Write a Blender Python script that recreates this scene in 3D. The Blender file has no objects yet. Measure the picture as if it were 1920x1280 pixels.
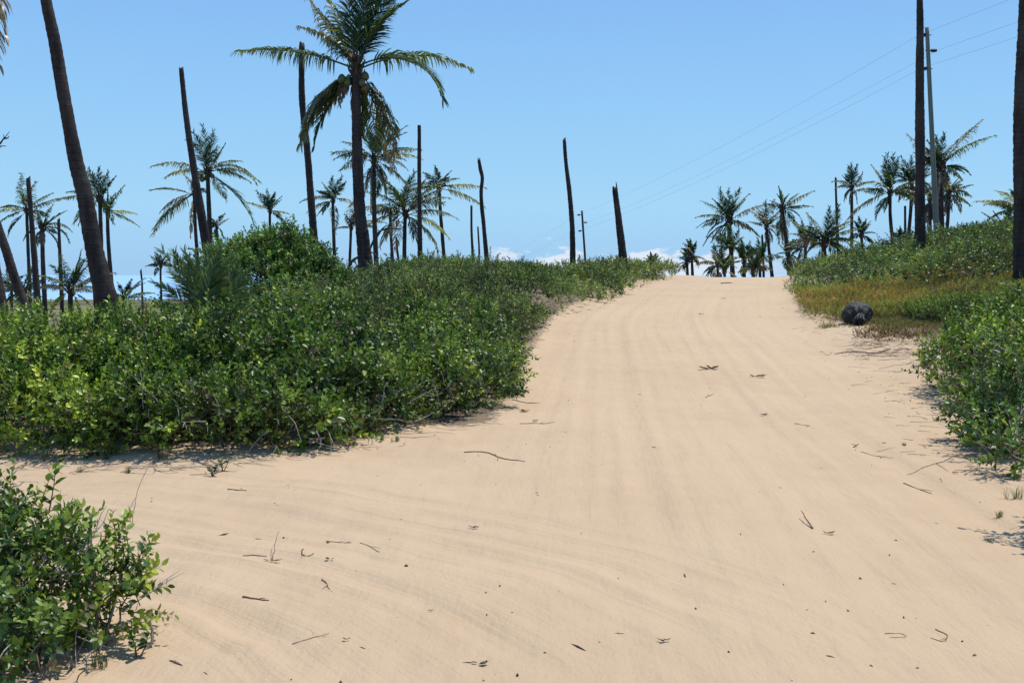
import bpy, math, random
import numpy as np
from mathutils import Vector

# ------------------------------------------------------------------ camera, sky, sun, exposure
scene = bpy.context.scene
COL = scene.collection
F = 2050.0                      # focal length in photo pixels (photo is 1920 x 1280)
CAMZ = 1.7
HORIZON = 515.0
TH = math.atan((640 - HORIZON) / F)
cam_d = bpy.data.cameras.new('camera')
cam_d.sensor_width = 36
cam_d.lens = 36 * F / 1920
cam_d.clip_end = 20000
cam_d.clip_start = 0.1
cam = bpy.data.objects.new('camera', cam_d)
cam.location = (0, 0, CAMZ)
cam.rotation_euler = (math.pi / 2 - TH, 0, 0)
COL.objects.link(cam)
scene.camera = cam

SUN_EL = math.radians(66)
SUN_AZ = math.radians(57)       # measured from +Y (view direction) towards +X
world = bpy.data.worlds.new('World')
scene.world = world
world.use_nodes = True
wn, wl = world.node_tree.nodes, world.node_tree.links
wn.clear()
w_out = wn.new('ShaderNodeOutputWorld')
w_bg = wn.new('ShaderNodeBackground')
w_bg.inputs['Strength'].default_value = 0.125
sky = wn.new('ShaderNodeTexSky')
sky.sky_type = 'NISHITA'
sky.sun_disc = False
sky.sun_elevation = SUN_EL
sky.sun_rotation = SUN_AZ
sky.altitude = 0
sky.air_density = 1.0
sky.dust_density = 0.3
sky.ozone_density = 3.0
# clear tropical air: pull the model sky towards the blue measured for this day, by height above the horizon
tc0 = wn.new('ShaderNodeTexCoord'); sp0 = wn.new('ShaderNodeSeparateXYZ')
wl.new(tc0.outputs['Generated'], sp0.inputs[0])
cr = wn.new('ShaderNodeValToRGB')
el = cr.color_ramp.elements
stops = [(0.0, (.340, .590, .880)), (.06, (.372, .675, .945)), (.15, (.298, .598, .945)), (.26, (.232, .485, .900)), (.45, (.16, .38, .80)), (1.0, (.11, .28, .66))]
el[0].position, el[0].color = stops[0][0], (*stops[0][1], 1)
el[1].position, el[1].color = stops[-1][0], (*stops[-1][1], 1)
for p_, c_ in stops[1:-1]:
    e_ = el.new(p_); e_.color = (*c_, 1)
wl.new(sp0.outputs['Z'], cr.inputs[0])
vs = wn.new('ShaderNodeVectorMath'); vs.operation = 'SCALE'
wl.new(cr.outputs[0], vs.inputs[0]); vs.inputs['Scale'].default_value = 8.0
hs = wn.new('ShaderNodeMix'); hs.data_type = 'RGBA'
hs.inputs['Factor'].default_value = 0.96
wl.new(sky.outputs[0], hs.inputs['A']); wl.new(vs.outputs[0], hs.inputs['B'])
# low bank of cumulus near the horizon, by direction on the sky
tc = wn.new('ShaderNodeTexCoord')
sep = wn.new('ShaderNodeSeparateXYZ')
wl.new(tc.outputs['Generated'], sep.inputs[0])
def wmath(op, a, b=None, clamp=False):
    n = wn.new('ShaderNodeMath'); n.operation = op; n.use_clamp = clamp
    for i, v in enumerate((a, b)):
        if v is None: continue
        if isinstance(v, (int, float)): n.inputs[i].default_value = v
        else: wl.new(v, n.inputs[i])
    return n.outputs[0]
comb = wn.new('ShaderNodeCombineXYZ')
wl.new(wmath('MULTIPLY', sep.outputs['X'], 26.0), comb.inputs[0])
wl.new(wmath('MULTIPLY', sep.outputs['Y'], 26.0), comb.inputs[1])
wl.new(wmath('MULTIPLY', sep.outputs['Z'], 60.0), comb.inputs[2])
cn = wn.new('ShaderNodeTexNoise')
cn.inputs['Scale'].default_value = 1.3
cn.inputs['Detail'].default_value = 8
cn.inputs['Roughness'].default_value = 0.6
wl.new(comb.outputs[0], cn.inputs['Vector'])
def wramp(v, a, b):
    n = wn.new('ShaderNodeMapRange'); n.interpolation_type = 'SMOOTHSTEP'
    wl.new(v, n.inputs[0]); n.inputs[1].default_value = a; n.inputs[2].default_value = b
    return n.outputs[0]
cx = wramp(sep.outputs['X'], -0.03, 0.0)
cx2 = wramp(sep.outputs['X'], 0.30, 0.15)
front = wramp(sep.outputs['Y'], 0.0, 0.2)
# cover falls with height: threshold the noise against elevation
thr = wmath('ADD', wmath('MULTIPLY', sep.outputs['Z'], 13.0), 0.20)
cov = wmath('SUBTRACT', cn.outputs['Fac'], thr)
cm = wramp(cov, 0.0, 0.12)
cm = wmath('MULTIPLY', wmath('MULTIPLY', cm, cx), wmath('MULTIPLY', cx2, front))
cm = wmath('MULTIPLY', cm, 0.80)
cmix = wn.new('ShaderNodeMix'); cmix.data_type = 'RGBA'
wl.new(cm, cmix.inputs['Factor'])
wl.new(hs.outputs['Result'], cmix.inputs['A'])
cmix.inputs['B'].default_value = (6.6, 7.0, 7.6, 1)
wl.new(cmix.outputs['Result'], w_bg.inputs['Color'])
wl.new(w_bg.outputs[0], w_out.inputs[0])

sun_d = bpy.data.lights.new('sun', 'SUN')
sun_d.energy = 4.6
sun_d.angle = math.radians(0.5)
sun_d.color = (1.0, 0.96, 0.90)
sun = bpy.data.objects.new('sun', sun_d)
sdir = Vector((math.sin(SUN_AZ) * math.cos(SUN_EL), math.cos(SUN_AZ) * math.cos(SUN_EL), math.sin(SUN_EL)))
sun.rotation_euler = (-sdir).to_track_quat('-Z', 'Y').to_euler()
sun.location = (20, 20, 40)
COL.objects.link(sun)

scene.view_settings.view_transform = 'Standard'
scene.view_settings.look = 'None'
scene.view_settings.gamma = 1
scene.view_settings.exposure = 0.0
scene.render.engine = 'CYCLES'
scene.cycles.max_bounces = 6
scene.cycles.transparent_max_bounces = 6

# ------------------------------------------------------------------ helpers
rng = np.random.default_rng(7)
FWD = np.array([0, math.cos(TH), -math.sin(TH)])
UPV = np.array([0, math.sin(TH), math.cos(TH)])

def P(px, py, Y):
    """point seen at photo pixel (px, py) standing at real distance Y"""
    d = np.array([1, 0, 0]) * (px - 960) / F + UPV * (640 - py) / F + FWD
    return d * (Y / d[1]) + np.array([0, 0, CAMZ])

def S(t):
    t = np.clip(t, 0, 1)
    return t * t * (3 - 2 * t)

class VNoise:
    def __init__(self, seed, n=256):
        self.g = np.random.default_rng(seed).random((n, n)); self.n = n
    def __call__(self, x, y):
        n = self.n
        xi = np.floor(x).astype(int); yi = np.floor(y).astype(int)
        fx = x - xi; fy = y - yi
        fx = fx * fx * (3 - 2 * fx); fy = fy * fy * (3 - 2 * fy)
        g = self.g
        a = g[xi % n, yi % n]; b = g[(xi + 1) % n, yi % n]
        c = g[xi % n, (yi + 1) % n]; d = g[(xi + 1) % n, (yi + 1) % n]
        return (a * (1 - fx) + b * fx) * (1 - fy) + (c * (1 - fx) + d * fx) * fy - 0.5
N1, N2, N3, N4 = VNoise(1), VNoise(2), VNoise(3), VNoise(4)
def fbm(N, x, y, o=4):
    s = 0; a = 1
    for k in range(o):
        s = s + a * N(x * 2 ** k + 17 * k, y * 2 ** k + 31 * k); a *= 0.5
    return s

_ty = np.linspace(-60, 900, 9601)
def table(xs, ys, smooth):
    v = np.interp(_ty, xs, ys)
    k = max(1, int(smooth / 0.1)) | 1
    pad = np.pad(v, k // 2, mode='edge')
    for _ in range(2):
        v = np.convolve(pad, np.ones(k) / k, 'valid'); pad = np.pad(v, k // 2, mode='edge')
    return v
_zr = table([-60, 7, 12, 16, 20, 25, 30, 35, 40, 45, 50, 55, 65, 80, 110, 200, 320, 500, 900],
            [0, 0, .06, .2, .42, .72, 1.0, 1.22, 1.40, 1.53, 1.59, 1.57, 1.1, .2, -1.2, -3, -5.5, -8, -8], 4)
_xc = table([-60, 0, 5, 9, 14, 25, 35, 50, 80, 900], [2, 2.0, 2.1, 2.4, 2.77, 3.7, 6.0, 9.6, 17, 200], 4)
HW = 2.75
def road_z(y): return np.interp(y, _ty, _zr)
def road_x(y): return np.interp(y, _ty, _xc)
def height(x, y):
    x = np.asarray(x, float); y = np.asarray(y, float)
    z = road_z(y)
    dl = road_x(y) - HW - x
    dr = x - road_x(y) - HW
    z = z + 0.14 * S(dl / 5) * S((y - 12) / 8) * S((75 - y) / 25)
    z = z + 0.10 * S((dl + .3) / 0.8) * S((y - 14) / 5) * S((75 - y) / 25)
    z = z - 0.40 * S((y - 37) / 10) * S((dl - .8) / 3) * S((100 - y) / 30)
    A = np.interp(y, [0, 14, 22, 26, 30, 36, 42, 70, 200], [.25, .35, .5, .8, 1.3, 1.6, 1.5, 1.5, 0.5])
    z = z + A * S(dr / 9.0) * S((400 - y) / 200) + 0.07 * S((dr + .4) / 1.0)
    z = z + 0.12 * A * S((dr - 9) / 20) * S((400 - y) / 200)
    m = S((-x - 3) / 7) * S((y - 17) / 14)
    z = z * (1 - m) + np.minimum(z, -1.7 - 0.012 * np.clip(y - 60, 0, 400)) * m
    # undulation
    off = S((np.abs(x - road_x(y)) - 2) / 3)
    near = S((120 - y) / 60)
    z = z + fbm(N1, x * .35 + 5, y * .35 + 9, 3) * (.05 + .10 * off) * near
    # the gently scalloped crest of the road
    z = z + 0.13 * fbm(N2, x * .5 + 40, y * .12, 3) * S((y - 34) / 10) * S((60 - y) / 6)
    return z

def G(px, py):
    """where the sight line through a photo pixel meets the terrain"""
    d = P(px, py, 1.0) - np.array([0, 0, CAMZ])
    ys = np.concatenate([np.arange(3, 60, .02), np.arange(60, 400, .5)])
    zs = CAMZ + d[2] * ys
    hs_ = height(d[0] * ys, ys)
    i = np.argmax(zs <= hs_)
    if zs[i] > hs_[i]: i = len(ys) - 1
    return np.array([d[0] * ys[i], ys[i], hs_[i]])

# the wheel arc that swings off the road to the left in front of the thicket
FORK = np.array([[1.1, 2.4], [0.85, 3.6], [0.45, 4.8], [-.15, 5.75], [-.95, 6.55], [-1.9, 7.15], [-3.0, 7.65], [-4.5, 8.1], [-6.5, 8.5], [-12, 9.0]])
def fork_coord(x, y):
    best = np.full(x.shape, 1e9); sd = np.zeros(x.shape); al = np.zeros(x.shape); acc = 0
    for (a, b) in zip(FORK[:-1], FORK[1:]):
        ab = b - a; L = np.hypot(*ab)
        t = np.clip(((x - a[0]) * ab[0] + (y - a[1]) * ab[1]) / L ** 2, 0, 1)
        dx = x - a[0] - t * ab[0]; dy = y - a[1] - t * ab[1]
        d = np.hypot(dx, dy); s = np.sign(ab[0] * dy - ab[1] * dx)
        u = d < best
        best = np.where(u, d, best); sd = np.where(u, s * d, sd); al = np.where(u, acc + t * L, al); acc += L
    return sd, al

def micro(x, y):
    """wheel ruts, ridges and scuffs pressed in the sand"""
    rd = x - road_x(y)
    k = S((3.0 - np.abs(rd)) / 1.0)
    rut = 0
    for c, w, a in ((-2.2, .07, .011), (-1.9, .09, .014), (-1.6, .06, .010), (-1.25, .12, .018), (-.95, .06, .010), (-.55, .08, .012), (-.2, .06, .009), (.15, .09, .013), (.45, .06, .010), (.85, .12, .018), (1.1, .06, .010), (1.45, .08, .013), (1.8, .07, .010), (2.1, .09, .012), (-1.5, .3, .014), (.95, .32, .015), (-.1, .28, .008)):
        cc = c + .22 * N3(y * .12 + c * 7, 3 + c) + .06 * N4(y * .5, c * 5)
        g = np.exp(-((rd - cc) / w) ** 2)
        ridge = np.exp(-((np.abs(rd - cc) - 1.7 * w) / (w * .6)) ** 2)
        rut = rut + a * (-g + .55 * ridge) * (.5 + 1.1 * (N2(y * .25 + c * 11, c) + .3))
    rut = .62 * rut * k * S((60 - y) / 12)
    fd, fa = fork_coord(x, y)
    kf = S((2.0 - np.abs(fd)) / .6) * S((fa - 1.3) / 2.6)
    fr = 0
    for c, w, a in ((-1.35, .09, .018), (-1.1, .05, .010), (-.8, .07, .014), (-.5, .10, .024), (-.2, .05, .012), (0.05, .06, .014), (.4, .09, .022), (.62, .05, .012), (.9, .07, .016), (1.25, .10, .024), (1.5, .05, .012)):
        cc = c + .16 * N3(fa * .5 + c * 3, 8 + c) + .03 * N4(fa * 2, c * 3)
        g = np.exp(-((fd - cc) / w) ** 2)
        ridge = np.exp(-((np.abs(fd - cc) - 1.6 * w) / (w * .55)) ** 2)
        fr = fr + a * .85 * (-g + .7 * ridge) * (.45 + 1.3 * (N2(fa * .7 + c * 5, c + 2) + .3))
    sc = fbm(N4, x * 2.3, y * 2.3, 3) * .022 + fbm(N3, x * 7, y * 4, 2) * .004
    edge = S((np.abs(rd) - 1.8) / 1.2)
    sc = sc * (.22 + 1.0 * edge)
    return (rut * (1 - .8 * kf) + fr * kf * .62 + sc) * S((90 - y) / 30)

def ground_z(x, y):
    return float(height(x, y)) + float(micro(np.array([x], float), np.array([y], float))[0])

def link(o, parent=None):
    COL.objects.link(o)
    if parent is not None: o.parent = parent
    return o

def mesh_np(V, Fs, mats=(), C=None, midx=None, smooth=False, attrs=None):
    me = bpy.data.meshes.new('mesh')
    V = np.ascontiguousarray(V, dtype=np.float32)
    Fs = [np.asarray(f, dtype=np.int32) for f in (Fs if isinstance(Fs, list) else [Fs]) if len(f)]
    loops = np.concatenate([f.ravel() for f in Fs])
    tot = np.concatenate([np.full(len(f), f.shape[1], np.int32) for f in Fs])
    start = np.concatenate([[0], np.cumsum(tot)[:-1]]).astype(np.int32)
    me.vertices.add(len(V)); me.vertices.foreach_set('co', V.ravel())
    me.loops.add(len(loops)); me.loops.foreach_set('vertex_index', loops)
    me.polygons.add(len(tot)); me.polygons.foreach_set('loop_start', start); me.polygons.foreach_set('loop_total', tot)
    if midx is not None: me.polygons.foreach_set('material_index', np.asarray(midx, np.int32))
    if smooth: me.polygons.foreach_set('use_smooth', np.ones(len(tot), bool))
    for m in mats: me.materials.append(m)
    if C is not None:
        a = me.attributes.new('Col', 'FLOAT_COLOR', 'POINT')
        C4 = np.ones((len(V), 4), np.float32); C4[:, :3] = C
        a.data.foreach_set('color', C4.ravel())
    for k, v in (attrs or {}).items():
        if v.ndim == 1:
            a = me.attributes.new(k, 'FLOAT', 'POINT'); a.data.foreach_set('value', v.astype(np.float32))
        else:
            a = me.attributes.new(k, 'FLOAT_VECTOR', 'POINT'); a.data.foreach_set('vector', v.astype(np.float32).ravel())
    me.update(calc_edges=True)
    return me

def obj(name, me, parent=None):
    return link(bpy.data.objects.new(name, me), parent)

def tag(o, label=None, cat=None, group=None, kind=None):
    if label: o['label'] = label
    if cat: o['category'] = cat
    if group: o['group'] = group
    if kind: o['kind'] = kind
    return o

def thing(name, loc, label, cat, group=None):
    o = bpy.data.objects.new(name, None)
    o.location = tuple(loc); o.empty_display_size = .2
    link(o)
    return tag(o, label, cat, group)

class MB:
    """collects tubes and polygons into one mesh"""
    def __init__(s): s.V = []; s.T = []; s.Q = []; s.C = []; s.n = 0
    def add(s, V, T=None, Q=None, C=None):
        V = np.asarray(V, float)
        s.V.append(V)
        if T is not None and len(T): s.T.append(np.asarray(T) + s.n)
        if Q is not None and len(Q): s.Q.append(np.asarray(Q) + s.n)
        s.C.append(np.broadcast_to(np.asarray(C if C is not None else (.2, .2, .2), float), (len(V), 3)))
        s.n += len(V)
    def tube(s, pts, rad, sides=6, C=None, cap=True):
        pts = np.asarray(pts, float); n = len(pts)
        rad = np.broadcast_to(np.asarray(rad, float), (n,))
        t = np.gradient(pts, axis=0); t /= np.linalg.norm(t, axis=1)[:, None] + 1e-9
        ref = np.array([0, 1.0, 0]) if abs(t[0][1]) < .9 else np.array([1.0, 0, 0])
        a = np.cross(t, ref); a /= np.linalg.norm(a, axis=1)[:, None] + 1e-9
        b = np.cross(t, a)
        th = np.arange(sides) * 2 * math.pi / sides
        V = pts[:, None, :] + rad[:, None, None] * (np.cos(th)[None, :, None] * a[:, None, :] + np.sin(th)[None, :, None] * b[:, None, :])
        V = V.reshape(-1, 3)
        i = np.arange(n - 1)[:, None] * sides; j = np.arange(sides)[None, :]; j2 = (j + 1) % sides
        Q = np.stack([i + j, i + j2, i + sides + j2, i + sides + j], -1).reshape(-1, 4)
        T = None
        if cap:
            V = np.concatenate([V, pts[:1], pts[-1:]])
            k = n * sides; jj = np.arange(sides); jn = (jj + 1) % sides
            T = np.concatenate([np.stack([jn, jj, np.full(sides, k)], -1), np.stack([(n - 1) * sides + jj, (n - 1) * sides + jn, np.full(sides, k + 1)], -1)])
        s.add(V, T, Q, C)
    def mesh(s, mats=(), smooth=False, origin=None):
        V = np.concatenate(s.V)
        if origin is not None: V = V - np.asarray(origin)
        Fs = []
        if s.T: Fs.append(np.concatenate(s.T))
        if s.Q: Fs.append(np.concatenate(s.Q))
        return mesh_np(V, Fs, mats, np.concatenate(s.C), smooth=smooth)

# ------------------------------------------------------------------ materials
class NT:
    def __init__(s, name):
        s.m = bpy.data.materials.new(name); s.m.use_nodes = True
        s.n = s.m.node_tree.nodes; s.l = s.m.node_tree.links; s.n.clear()
        s.out = s.n.new('ShaderNodeOutputMaterial')
    def new(s, t, **kw):
        n = s.n.new('ShaderNode' + t)
        for k, v in kw.items():
            if hasattr(n, k): setattr(n, k, v)
            else: s.put(n.inputs[k], v)
        return n
    def put(s, sock, v):
        if isinstance(v, bpy.types.NodeSocket): s.l.new(v, sock)
        elif isinstance(v, (tuple, list)) and len(v) == 3 and sock.type == 'RGBA': sock.default_value = (*v, 1)
        else: sock.default_value = v
    def noise(s, vec, scale, detail=4, rough=.55):
        n = s.new('TexNoise'); s.put(n.inputs['Scale'], scale); s.put(n.inputs['Detail'], detail); s.put(n.inputs['Roughness'], rough)
        if vec is not None: s.l.new(vec, n.inputs['Vector'])
        return n.outputs['Fac']
    def ramp(s, v, a, b, lo=0., hi=1.):
        n = s.new('MapRange'); n.interpolation_type = 'SMOOTHSTEP'
        s.put(n.inputs[0], v); s.put(n.inputs[1], a); s.put(n.inputs[2], b); s.put(n.inputs[3], lo); s.put(n.inputs[4], hi)
        return n.outputs[0]
    def mix(s, f, a, b, blend='MIX'):
        n = s.new('Mix'); n.data_type = 'RGBA'; n.blend_type = blend
        s.put(n.inputs['Factor'], f); s.put(n.inputs['A'], a); s.put(n.inputs['B'], b)
        return n.outputs['Result']
    def math(s, op, a, b=0.):
        n = s.new('Math'); n.operation = op; s.put(n.inputs[0], a); s.put(n.inputs[1], b)
        return n.outputs[0]
    def scaled(s, vec, sc):
        n = s.new('Mapping'); s.l.new(vec, n.inputs['Vector']); n.inputs['Scale'].default_value = sc
        return n.outputs[0]
    def attr(s, name):
        n = s.new('Attribute'); n.attribute_name = name
        return n
    def bump(s, h, strength, dist, normal=None):
        n = s.new('Bump'); s.put(n.inputs['Height'], h); s.put(n.inputs['Strength'], strength); s.put(n.inputs['Distance'], dist)
        if normal is not None: s.l.new(normal, n.inputs['Normal'])
        return n.outputs[0]
    def principled(s, color, rough=.6, spec=.3, normal=None):
        n = s.new('BsdfPrincipled'); s.put(n.inputs['Base Color'], color); s.put(n.inputs['Roughness'], rough)
        s.put(n.inputs['Specular IOR Level'], spec)
        if normal is not None: s.l.new(normal, n.inputs['Normal'])
        return n
    def done(s, shader): s.l.new(shader, s.out.inputs['Surface']); return s.m

def mat_leaf(name, rough=.40, spec=.36, trans=.24, tcol=(1.25, 1.3, .6)):
    t = NT(name)
    c = t.attr('Col').outputs['Color']
    p = t.principled(c, rough, spec)
    tr = t.new('BsdfTranslucent'); t.l.new(t.mix(1.0, c, tcol, 'MULTIPLY'), tr.inputs['Color'])
    mx = t.new('MixShader'); mx.inputs[0].default_value = trans
    t.l.new(p.outputs[0], mx.inputs[1]); t.l.new(tr.outputs[0], mx.inputs[2])
    return t.done(mx.outputs[0])
M_LEAF = mat_leaf('leaf')
M_SCRUB = mat_leaf('scrub leaf', .55, .35, .28)
M_FROND = mat_leaf('palm leaflet', .42, .5, .34)
M_GRASS = mat_leaf('grass blade', .6, .25, .3)

def mat_col(name, rough=.8, spec=.2, nscale=30, amt=.35):
    t = NT(name)
    c = t.attr('Col').outputs['Color']
    co = t.new('TexCoord').outputs['Object']
    nz = t.noise(co, nscale, 5)
    c2 = t.mix(t.ramp(nz, .3, .7), t.mix(1., c, (1 - amt,) * 3, 'MULTIPLY'), t.mix(1., c, (1 + amt,) * 3, 'MULTIPLY'))
    return t.done(t.principled(c2, rough, spec, t.bump(nz, .5, .01)).outputs[0])
M_TWIG = mat_col('dry twig')
M_CHIP = mat_col('dead plant scraps', .85, .15, 60)
M_NUT = mat_col('coconut skin', .4, .4, 8, .2)

def mat_trunk(name, a, b):
    t = NT(name)
    co = t.new('TexCoord').outputs['Object']
    n1 = t.noise(t.scaled(co, (5, 5, 1.0)), 1.6, 6, .65)
    n2 = t.noise(t.scaled(co, (14, 14, 50)), 1.0, 4, .6)
    n3 = t.noise(co, .8, 3)
    w = t.new('TexWave'); w.wave_type = 'BANDS'; w.bands_direction = 'Z'; w.wave_profile = 'SAW'
    t.l.new(co, w.inputs['Vector']); w.inputs['Scale'].default_value = 2.4; w.inputs['Distortion'].default_value = 1.6
    w.inputs['Detail'].default_value = 3; w.inputs['Detail Scale'].default_value = 1.8
    c = t.mix(t.ramp(n1, .35, .7), a, b)
    c = t.mix(t.ramp(w.outputs['Fac'], .75, 1.0, 0, .55), c, tuple(x * .45 for x in a))
    c = t.mix(t.ramp(n2, .45, .75, 0, .35), c, tuple(min(1, x * 1.5) for x in b))
    c = t.mix(t.ramp(n3, .45, .65, 0, .35), c, (.10, .085, .07))
    h = t.math('ADD', t.math('MULTIPLY', w.outputs['Fac'], 1.0), t.math('MULTIPLY', n2, .6))
    return t.done(t.principled(c, .9, .15, t.bump(h, .8, .02)).outputs[0])
M_TRUNK = mat_trunk('palm bark', (.030, .023, .021), (.066, .054, .049))
M_DEADTRUNK = mat_trunk('weathered palm bark', (.027, .022, .021), (.060, .051, .048))

def mat_pole():
    t = NT('weathered pole timber')
    co = t.new('TexCoord').outputs['Object']
    n = t.noise(t.scaled(co, (18, 18, .7)), 1.5, 6, .65)
    c = t.mix(t.ramp(n, .3, .7), (.115, .130, .105), (.20, .215, .18))
    return t.done(t.principled(c, .8, .2, t.bump(n, .5, .01)).outputs[0])
M_POLE = mat_pole()
def mat_plain(name, c, rough, spec=.4, var=.25, sc=12):
    t = NT(name)
    n = t.noise(t.new('TexCoord').outputs['Object'], sc, 5)
    return t.done(t.principled(t.mix(n, tuple(x * (1 - var) for x in c), tuple(x * (1 + var) for x in c)), rough, spec, t.bump(n, .2, .01)).outputs[0])
M_DARKPOLE = mat_plain('creosoted pole', (.05, .045, .04), .85)
M_INS = mat_plain('dark glazed insulator', (.03, .022, .02), .5, .3)
M_WIRE = mat_plain('aluminium wire', (.30, .32, .34), .5)

def mat_sand():
    t = NT('dune sand')
    geo = t.new('NewGeometry').outputs['Position']
    rd = t.attr('road_uv').outputs['Vector']
    fk = t.attr('fork_uv').outputs['Vector']
    lit = t.attr('litter').outputs['Fac']
    far = t.attr('far').outputs['Fac']
    big = t.noise(geo, .35, 4)
    mid = t.noise(geo, 2.2, 5, .6)
    fine = t.noise(geo, 55, 4, .7)
    grain = t.noise(geo, 420, 2, .8)
    c = t.mix(t.ramp(big, .35, .68), (.528, .382, .240), (.492, .350, .217))
    c = t.mix(t.ramp(mid, .35, .75, 0, .5), c, (.545, .400, .255))
    c = t.mix(t.ramp(fine, .52, .75, 0, .30), c, (.43, .305, .195))
    c = t.mix(t.ramp(grain, .62, .78, 0, .35), c, (.36, .25, .16))
    # damp, trodden streaks along the wheel lines
    st = t.noise(t.scaled(rd, (3.2, .16, 1)), 1.0, 4, .6)
    c = t.mix(t.ramp(st, .55, .75, 0, .16), c, (.445, .318, .208))
    st2 = t.noise(t.scaled(fk, (3.6, .3, 1)), 1.0, 4, .6)
    fm = t.attr('fork_mask').outputs['Fac']
    c = t.mix(t.math('MULTIPLY', t.ramp(st2, .52, .7, 0, .22), fm), c, (.425, .305, .20))
    # leaf litter and humus under the scrub
    ln = t.noise(geo, 9, 6, .7)
    lm = t.ramp(t.math('ADD', lit, t.math('MULTIPLY', t.math('SUBTRACT', ln, .5), 1.8)), .45, .72)
    lc = t.mix(t.noise(geo, 22, 4, .7), (.10, .075, .052), (.30, .225, .15))
    c = t.mix(lm, c, lc)
    fc = t.mix(t.ramp(t.noise(geo, .05, 5), .4, .6), (.07, .085, .04), (.22, .18, .10))
    c = t.mix(far, c, fc)
    # bump: grains, wind scuffs, tyre tread lines
    tread = t.noise(t.scaled(rd, (13, .35, 1)), 1.0, 3, .6)
    tread2 = t.noise(t.scaled(fk, (15, .5, 1)), 1.0, 3, .6)
    h = t.math('ADD', t.math('MULTIPLY', fine, .30), t.math('MULTIPLY', grain, .12))
    h = t.math('ADD', h, t.math('MULTIPLY', t.math('MULTIPLY', tread, .42), t.attr('road_mask').outputs['Fac']))
    h = t.math('ADD', h, t.math('MULTIPLY', t.math('MULTIPLY', tread2, .8), fm))
    nrm = t.bump(h, .8, .02)
    nrm = t.bump(t.noise(t.scaled(rd, (4.5, 1.3, 1)), 1.0, 4, .6), .45, .05, nrm)
    return t.done(t.principled(c, .95, .08, nrm).outputs[0])
M_SAND = mat_sand()

def mat_sea():
    t = NT('hazed sea water')
    geo = t.new('NewGeometry').outputs['Position']
    n = t.noise(t.scaled(geo, (.02, .08, 1)), 1., 6, .6)
    c = t.mix(n, (.30, .50, .74), (.34, .54, .78))  # pale tones carry the distance haze, put into the water's base colour
    return t.done(t.principled(c, .35, .4, t.bump(n, .3, .5)).outputs[0])

# ------------------------------------------------------------------ ground and sea
def axis(lo, hi, segs):
    out = [lo]
    while out[-1] < hi:
        v = out[-1]
        st = None
        for a, b, s in segs:
            if a <= v < b: st = s; break
        if st is None: st = max(.3, .08 * min(abs(v - segs[0][0]), abs(v - segs[-1][1])) + .3)
        out.append(v + st)
    return np.array(out)
gx = axis(-6, 8.5, [(-6, 8.5, .05)])
gxr = 8.5 + np.cumsum(.05 * 1.06 ** np.arange(1, 150)); gxr = gxr[gxr < 3500]
gxl = -6 - np.cumsum(.05 * 1.06 ** np.arange(1, 150)); gxl = gxl[gxl > -3500]
gx = np.concatenate([gxl[::-1], gx, gxr])
gy = [-8.0, -4, -2, 0, 1.5, 2.6]
while gy[-1] < 14: gy.append(gy[-1] + .04 + .002 * max(0, gy[-1] - 6))
while gy[-1] < 62: gy.append(gy[-1] * 1.0085)
while gy[-1] < 6000: gy.append(gy[-1] * 1.07)
gy = np.array(gy)
X, Y = np.meshgrid(gx, gy, indexing='ij')
X = X.ravel(); Y = Y.ravel()
Z = height(X, np.clip(Y, -60, 890)) + micro(X, Y)
nx, ny = len(gx), len(gy)
I = (np.arange(nx - 1)[:, None] * ny + np.arange(ny - 1)[None, :]).ravel()
Q = np.stack([I, I + ny, I + ny + 1, I + 1], -1)
rd = X - road_x(Y)
fd, fa = fork_coord(X, Y)
kf = S((1.9 - np.abs(fd)) / .5) * S((fa - 1.2) / 2.6)
LITTER_PTS = []        # filled below by shrub positions; evaluated analytically here
def litter_mask(x, y):
    dl = road_x(y) - HW - x; dr = x - road_x(y) - HW
    left = S((y - (10.62 + .55 * N1(x * .8, 3.) + .20 * np.clip(x + 2.2, 0, 9) ** 1.15)) / .7) * S((.35 + dl) / .8)
    right = S((dr - .55 - .5 * N2(y * .6, 1.)) / 1.2) * S((y - 8.5) / 2) * .85
    return np.clip(np.maximum(left, right), 0, 1)
lit = litter_mask(X, Y)
farm = S((Y - 62) / 30) + 0 * X
ground = obj('ground', mesh_np(np.stack([X, Y, Z], -1), Q, [M_SAND], smooth=True,
    attrs={'road_uv': np.stack([rd, Y, 0 * X], -1), 'fork_uv': np.stack([fd, fa, 0 * X], -1), 'fork_mask': kf,
           'road_mask': S((2.9 - np.abs(rd)) / .5) * (1 - .7 * kf) * S((60 - Y) / 10), 'litter': lit, 'far': np.clip(farm, 0, 1)}))
tag(ground, 'pale tan sand dune with a rutted vehicle track climbing to the crest', 'sand track', kind='structure')
sx = np.linspace(-9000, 9000, 7); sy = np.array([240, 500, 1000, 2500, 6000, 15000.])
SX, SY = np.meshgrid(sx, sy, indexing='ij')
J = (np.arange(6)[:, None] * 6 + np.arange(5)[None, :]).ravel()
sea = obj('sea', mesh_np(np.stack([SX.ravel(), SY.ravel(), np.full(42, -5.2)], -1), np.stack([J, J + 6, J + 7, J + 1], -1), [mat_sea()]))
tag(sea, 'hazy blue sea beyond the palms', 'sea', kind='structure')

# ------------------------------------------------------------------ foliage tools
def unit(v): return v / (np.linalg.norm(v, axis=-1, keepdims=True) + 1e-9)

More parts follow.
